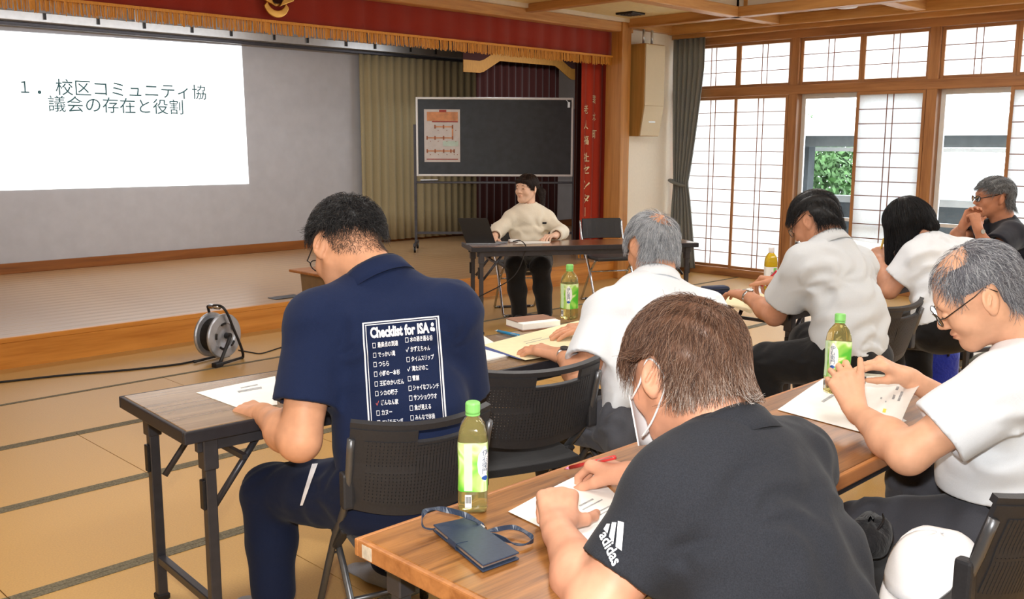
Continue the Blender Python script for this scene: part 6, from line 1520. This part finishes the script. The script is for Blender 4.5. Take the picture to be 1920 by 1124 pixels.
p.hair([(44, 30, 24), (84, 56, 42), (120, 88, 68), (160, 140, 126), (214, 210, 206)], 17000, 0.055, 0.0006, lift=0.017, cap=0.014, seed=8, zmin=-0.078, crown=(0.03, -0.045, 0.10), jitter=0.22, grav=0.25, seg=6, line=[(0, 0.062), (40, 0.055), (70, 0.026), (95, 0.026), (112, -0.01), (130, -0.045), (180, -0.062)], tone_fn=lambda r, q: q*0.62+0.5*np.clip((0.05-r[:, 2])/0.11, 0, 1)*(0.4+0.6*q))
mk = mat('white_face_mask', srgb(240, 240, 242), 0.8, var=0.02, nscale=60)
g = [[p.L(x, 0.104-0.9*x*x*7+0.010*math.cos(x*22), z) for x in [-0.066+0.132*i/10 for i in range(11)]] for z in (-0.022, -0.045, -0.07, -0.095, -0.112)]
MB().sheet(g, 0.002).build('face_mask', mk, p.root, smooth=True)
for sx in (-1, 1):
    MB().tube(smooth_path([p.L(sx*0.064, 0.075, -0.03), p.L(sx*0.078, 0.03, -0.008), p.L(sx*0.083, -0.004, 0.026), p.L(sx*0.089, -0.034, 0.012), p.L(sx*0.084, -0.036, -0.022), p.L(sx*0.070, 0.02, -0.07), p.L(sx*0.060, 0.07, -0.098)], 5), 0.0022, 6).build('mask_loop', mk, p.root, smooth=True)
bv = bvh_of(p.shirt_vf)
for qd in ([(1155, 1026), (1166, 1034), (1171, 981), (1160, 978)], [(1143, 1008), (1151, 1018), (1157, 981), (1149, 981)], [(1133, 994), (1140, 1002), (1145, 984), (1139, 984)]):
    art_on(bv, qd, grid_me(3, 8), 'logo_stripe', M['print_white'], p.shirt_o, 0.0022)
art_on(bv, [(1124, 1006), (1149, 1064), (1167, 1050), (1141, 994)], text_mesh('adidas', 1.0, offset=0.02), 'logo_lettering', M['print_white'], p.shirt_o, 0.0022)
pen('red_pen', W(1058, 880, 2.36), W(1153, 858, 2.20), srgb(206, 60, 60), 'translucent red pen with pink grip in the hand of the man in black sports shirt', 0.0052, tip=mat('pink_grip', srgb(232, 150, 190), 0.5))

# ---------------------------------------------------------------- man holding the tea bottle
J, S = joints('P4'); p = Person('grey-haired man with thin glasses in a white shirt examining a tea bottle', S, (222, 170, 138), HS=1.12)
p.head(W(1834, 550, 2.50), dv(-0.82, 0.30, -0.52), dv(-0.30, 0.0, 1), J['neck'], h=0.003, wide=1.04, jaw=1.08)
gB = W(1578, 655, 2.745)
p.arm(J['SL'], J['EL'], J['WL'], W(1572, 698, 2.70)-J['WL'], dv(0.05, 1, 0.1), 'L', [(0.55, 0.7, 0.5), (0.65, 0.75, 0.5), (0.75, 0.8, 0.5), (0.9, 0.8, 0.5)], h=0.0032, thumb=(0.75, 0.45, -0.05), thumb_curl=0.12, fat=1.15)
p.arm(J['SR'], J['ER'], J['WR'], W(1612, 664, 2.80)-J['WR'], dv(-0.3, 0.25, -1), 'R', [(0.35, 0.5, 0.3), (0.5, 0.6, 0.4), (0.7, 0.7, 0.4), (0.8, 0.7, 0.4)], h=0.0034, thumb=(0.85, 0.35, 0.4), fat=1.05)
p.core(J).finish_body()
p.shirt(J, M['white_shirt'], 0.66, seed=33, amp=0.010, sl_r=1.32, loose=1.12, belly=0.05, hem=0.075, base=0.002, flare=0.012)
p.trousers(J, M['charcoal'], loose=1.15, seed=34, amp=0.004, belt=M['belt'], waist=0.05)
p.collar(J, M['white_shirt'], r=0.070, hgt=0.034, fall=0.05)
p.foot(J['AL'], dv(-0.6, 0.6, 0), M['black_sock']); p.foot(J['AR'], dv(-0.6, 0.6, 0), M['black_sock'])
def th4(v): return np.clip(1.0-np.clip((v[:, 2]-0.076)/0.025, 0, 1)*np.clip((v[:, 1]+0.045)/0.04, 0, 1)*0.93, 0.05, 1)*np.clip(1.0-np.clip((v[:, 1]-0.03)/0.03, 0, 1)*0.9, 0.08, 1)
p.hair([(70, 70, 76), (104, 104, 112), (150, 152, 158), (208, 210, 214)], 8500, 0.042, 0.0006, lift=0.006, cap=0.004, seed=9, crown=(0.0, -0.02, 0.11), thin=th4, jitter=0.28, line=[(0, 0.078), (40, 0.066), (65, 0.034), (80, -0.004), (95, 0.012), (112, -0.02), (130, -0.05), (180, -0.06)])
p.glasses(M['thin_frame'], r=0.0012, wide=1.05); p.eyes((90, 84, 80))
BOT3 = make_bottle('tea bottle with green cap held in both hands above the booklet', (0, 0, 0), 0, s=1.0)
bq = W(1568, 722, 2.755); bt_ = W(1576, 588, 2.755); up_ = (bt_-bq).normalized()
BOT3.rotation_euler = (up_.to_track_quat('Z', 'Y').to_matrix() @ Matrix.Rotation(-0.785-0.35+PI, 3, 'Z')).to_euler(); BOT3.location = bt_-up_*0.2315

# ---------------------------------------------------------------- black-haired man writing
J, S = joints('P5'); p = Person('black-haired man in a pale white shirt writing beside the blue pencil case', S, (198, 142, 112), HS=1.06)
p.head(W(1527, 415, 4.34), dv(-0.60, 0.60, -0.42), dv(-0.05, 0.1, 1), J['neck'], h=0.0048)
p.arm(J['SL'], J['EL'], J['WL'], W(1366, 548, 4.76)-J['WL'], dv(0, 0.1, -1), 'L', (0.25, 0.35, 0.3), h=0.0045)
p.arm(J['SR'], J['ER'], J['WR'], W(1432, 524, 4.96)-J['WR'], dv(-0.3, 0.1, -1), 'R', PEN, h=0.0045)
p.core(J).finish_body()
p.shirt(J, M['pale_shirt'], 0.70, h=0.009, seed=43, amp=0.009, sl_r=1.3, loose=1.08, hem=-0.02, base=0.002)
p.trousers(J, M['black_trousers'], seed=44, h=0.011, loose=1.15, waist=0.04)
p.collar(J, M['pale_shirt'], r=0.066, hgt=0.036, fall=0.05)
p.foot(J['AL'], dv(-0.6, 0.6, 0), M['black_sock']); p.foot(J['AR'], dv(-0.6, 0.6, 0), M['black_sock'])
p.hair([(10, 10, 12), (20, 20, 22), (44, 42, 44)], 5000, 0.05, 0.0009, lift=0.015, cap=0.016, seed=10, jitter=0.3, grav=0.15, line=[(0, 0.058), (40, 0.05), (70, 0.022), (95, 0.006), (112, -0.02), (130, -0.05), (180, -0.07)])
p.glasses(M['thin_frame'], r=0.0014)
wdir = J['WL']-J['EL']; p.watch(J['WL']-wdir.normalized()*0.012, wdir, dv(0, 0.1, -1), M['watch_steel'], M['watch_steel'])
pen('red_pen', W(1424, 541, 4.98), W(1456, 508, 4.90), srgb(206, 40, 60), 'red pen in the hand of the black-haired writing man', 0.0058)

# ---------------------------------------------------------------- woman with bobbed hair
J, S = joints('P6'); p = Person('woman with black bobbed hair in a white blouse bent over her desk', S, (204, 150, 122), HS=1.06)
p.head(W(1700, 420, 5.10), dv(-0.55, 0.45, -0.62), dv(-0.1, 0.3, 1), J['neck'], h=0.005, female=True)
p.arm(J['SL'], J['EL'], J['WL'], W(1648, 468, 5.24)-J['WL'], dv(0.2, 0.8, -0.4), 'L', PEN, h=0.005, fat=0.95)
p.arm(J['SR'], J['ER'], J['WR'], W(1650, 492, 5.5)-J['WR'], dv(0, 0, -1), 'R', RELAX, h=0.006)
p.core(J).finish_body()
p.shirt(J, M['white_shirt'], 0.66, h=0.009, seed=53, amp=0.008, sl_r=1.25, loose=1.05, hem=0.0)
p.trousers(J, M['black_trousers'], seed=54, h=0.011, loose=1.15, waist=0.05)
p.foot(J['AL'], dv(-0.6, 0.6, 0), M['black_sock']); p.foot(J['AR'], dv(-0.6, 0.6, 0), M['black_sock'])
gl = p.HR@np.array([0, 0, -1.0])
def bob(g):
    g.ell((0, -0.014, 0.034), (0.092, 0.112, 0.098), k=0.03)
    for sx in (-1, 1):
        for (x, y_, z, l, r1, r2) in ((0.072, -0.02, 0.0, 0.17, 0.040, 0.022), (0.070, 0.04, 0.02, 0.20, 0.034, 0.014), (0.05, -0.075, 0.0, 0.12, 0.045, 0.03)):
            a = np.array([sx*x, y_, z]); g.cone(a, a+gl*l+np.array([sx*0.004, 0, 0]), r1, r2, 0.03)
    g.cone((0, -0.085, 0.0), np.array([0, -0.085, 0.0])+gl*0.10, 0.045, 0.03, 0.03); g.cone((-0.05, -0.075, -0.03), (0.05, -0.075, -0.03), 0.04, 0.04, 0.03); g.cone((0, -0.07, -0.02), (0, -0.085, -0.09), 0.05, 0.035, 0.03)
    g.ell((0, 0.105, -0.075), (0.050, 0.06, 0.07), k=0.02, op='d')
p.hair([(8, 8, 10), (16, 16, 18), (34, 33, 36)], 4200, 0.11, 0.0010, lift=0.003, cap=0.0, seed=11, jitter=0.12, grav=1.2, extra=bob, seg=6, crown=(0, -0.03, 0.13))
pen('yellow_pencil', W(1649, 478, 5.24), W(1657, 448, 5.18), srgb(226, 190, 90), 'yellow pencil in the hand of the woman with bobbed hair', 0.0055, clip=False, cat='pencil')

# ---------------------------------------------------------------- man with clasped hands by the windows
J, S = joints('P7'); p = Person('grey-haired man in black polo with glasses resting his chin on clasped hands', S, (186, 128, 98), HS=1.20)
p.head(W(1862, 371, 6.80), dv(-0.96, 0.02, 0.0), dv(0.0, 0, 1), J['neck'], h=0.006, wide=1.02)
p.arm(J['SL'], J['EL'], J['WL'], W(1824, 396, 6.50)-J['WL'], dv(-0.2, 1, 0), 'L', (1.1, 1.1, 0.6), h=0.005)
p.arm(J['SR'], J['ER'], J['WR'], W(1822, 396, 6.60)-J['WR'], dv(0.2, -1, 0), 'R', (0.8, 0.9, 0.5), h=0.005)
p.core(J).finish_body()
p.shirt(J, M['black_polo'], 0.72, h=0.011, seed=63, amp=0.005, sl_r=1.35, loose=1.15, hem=0.0)
p.trousers(J, M['black_trousers'], seed=64, h=0.012, waist=0.05)
p.collar(J, M['black_polo'], r=0.074, hgt=0.034, fall=0.05)
p.foot(J['AL'], dv(-1, 0, 0), M['black_sock']); p.foot(J['AR'], dv(-1, 0, 0), M['black_sock'])
p.hair([(70, 70, 72), (110, 112, 114), (168, 172, 176)], 4200, 0.045, 0.0012, lift=0.016, cap=0.014, seed=12, jitter=0.4, line=[(0, 0.066), (40, 0.058), (70, 0.03), (95, 0.016), (112, -0.012), (130, -0.045), (180, -0.066)])
p.glasses(M['black_frame'], r=0.0022); p.eyes((80, 76, 74))
wdir = J['WL']-J['EL']; p.watch(J['WL']-wdir.normalized()*0.02, wdir, dv(-0.2, 1, 0), M['watch_steel'], M['watch_steel'])

# ---------------------------------------------------------------- woman presenter
J, S = joints('P8'); p = Person('woman presenter with a ponytail in a beige sweatshirt seated at the laptop', S, (238, 196, 170), HS=1.08)
p.head(W(988, 353, 8.34), dv(-0.60, -0.78, -0.10), dv(0.0, 0, 1), J['neck'], h=0.0045, female=True, wide=0.94)
p.arm(J['SL'], J['EL'], J['WL'], W(1024, 444, 7.94)-J['WL'], dv(0, 0, -1), 'L', RELAX, h=0.005, fat=0.9)
p.arm(J['SR'], J['ER'], J['WR'], W(922, 450, 7.88)-J['WR'], dv(0, 0, -1), 'R', FLAT, h=0.005, fat=0.9)
p.core(J).finish_body()
p.shirt(J, M['beige_knit'], 1.0, h=0.009, seed=73, amp=0.006, sl_r=0.98, fore=0.8, loose=1.02, hem=-0.10, name='sweatshirt', flare=0.01)
p.trousers(J, M['black_trousers'], seed=74, h=0.010, loose=1.22, waist=0.02, hem=0.95)
p.foot(J['AL'], dv(-0.1, -1, 0), M['black_sock']); p.foot(J['AR'], dv(-0.1, -1, 0), M['black_sock'])
def pony(g):
    g.ell((0, -0.014, 0.033), (0.081, 0.101, 0.086), k=0.02)
    g.cone((-0.040, 0.070, 0.056), (0.040, 0.070, 0.056), 0.017, 0.017, 0.015)
    g.ell((0, 0.088, -0.046), (0.066, 0.056, 0.088), k=0.008, op='d')
    g.ell((0, 0.0, -0.085), (0.10, 0.12, 0.07), k=0.01, op='d')
    for sx in (-1, 1): g.cone((sx*0.068, 0.036, 0.03), (sx*0.070, 0.034, 0.0), 0.007, 0.003, 0.01)
    g.cone((-0.02, -0.10, 0.0), (-0.05, -0.135, -0.035), 0.026, 0.030, 0.02); g.cone((-0.05, -0.135, -0.035), (-0.085, -0.11, -0.145), 0.030, 0.012, 0.01)
p.hair([(22, 16, 14), (44, 32, 28), (78, 60, 52)], 3000, 0.07, 0.0011, lift=0.002, cap=0.0, seed=13, jitter=0.12, grav=0.8, extra=pony, crown=(0, -0.02, 0.13))
p.eyes((50, 38, 32))
bv = bvh_of(p.shirt_vf); art_on(bv, [(1017, 420), (1025, 420), (1025, 416.5), (1017, 416.5)], grid_me(3, 1), 'chest_logo', M['kanji_black'], p.shirt_o, 0.003)
for o in [o for o in bpy.data.objects if o.name.startswith('person') and o.parent is None]: pass
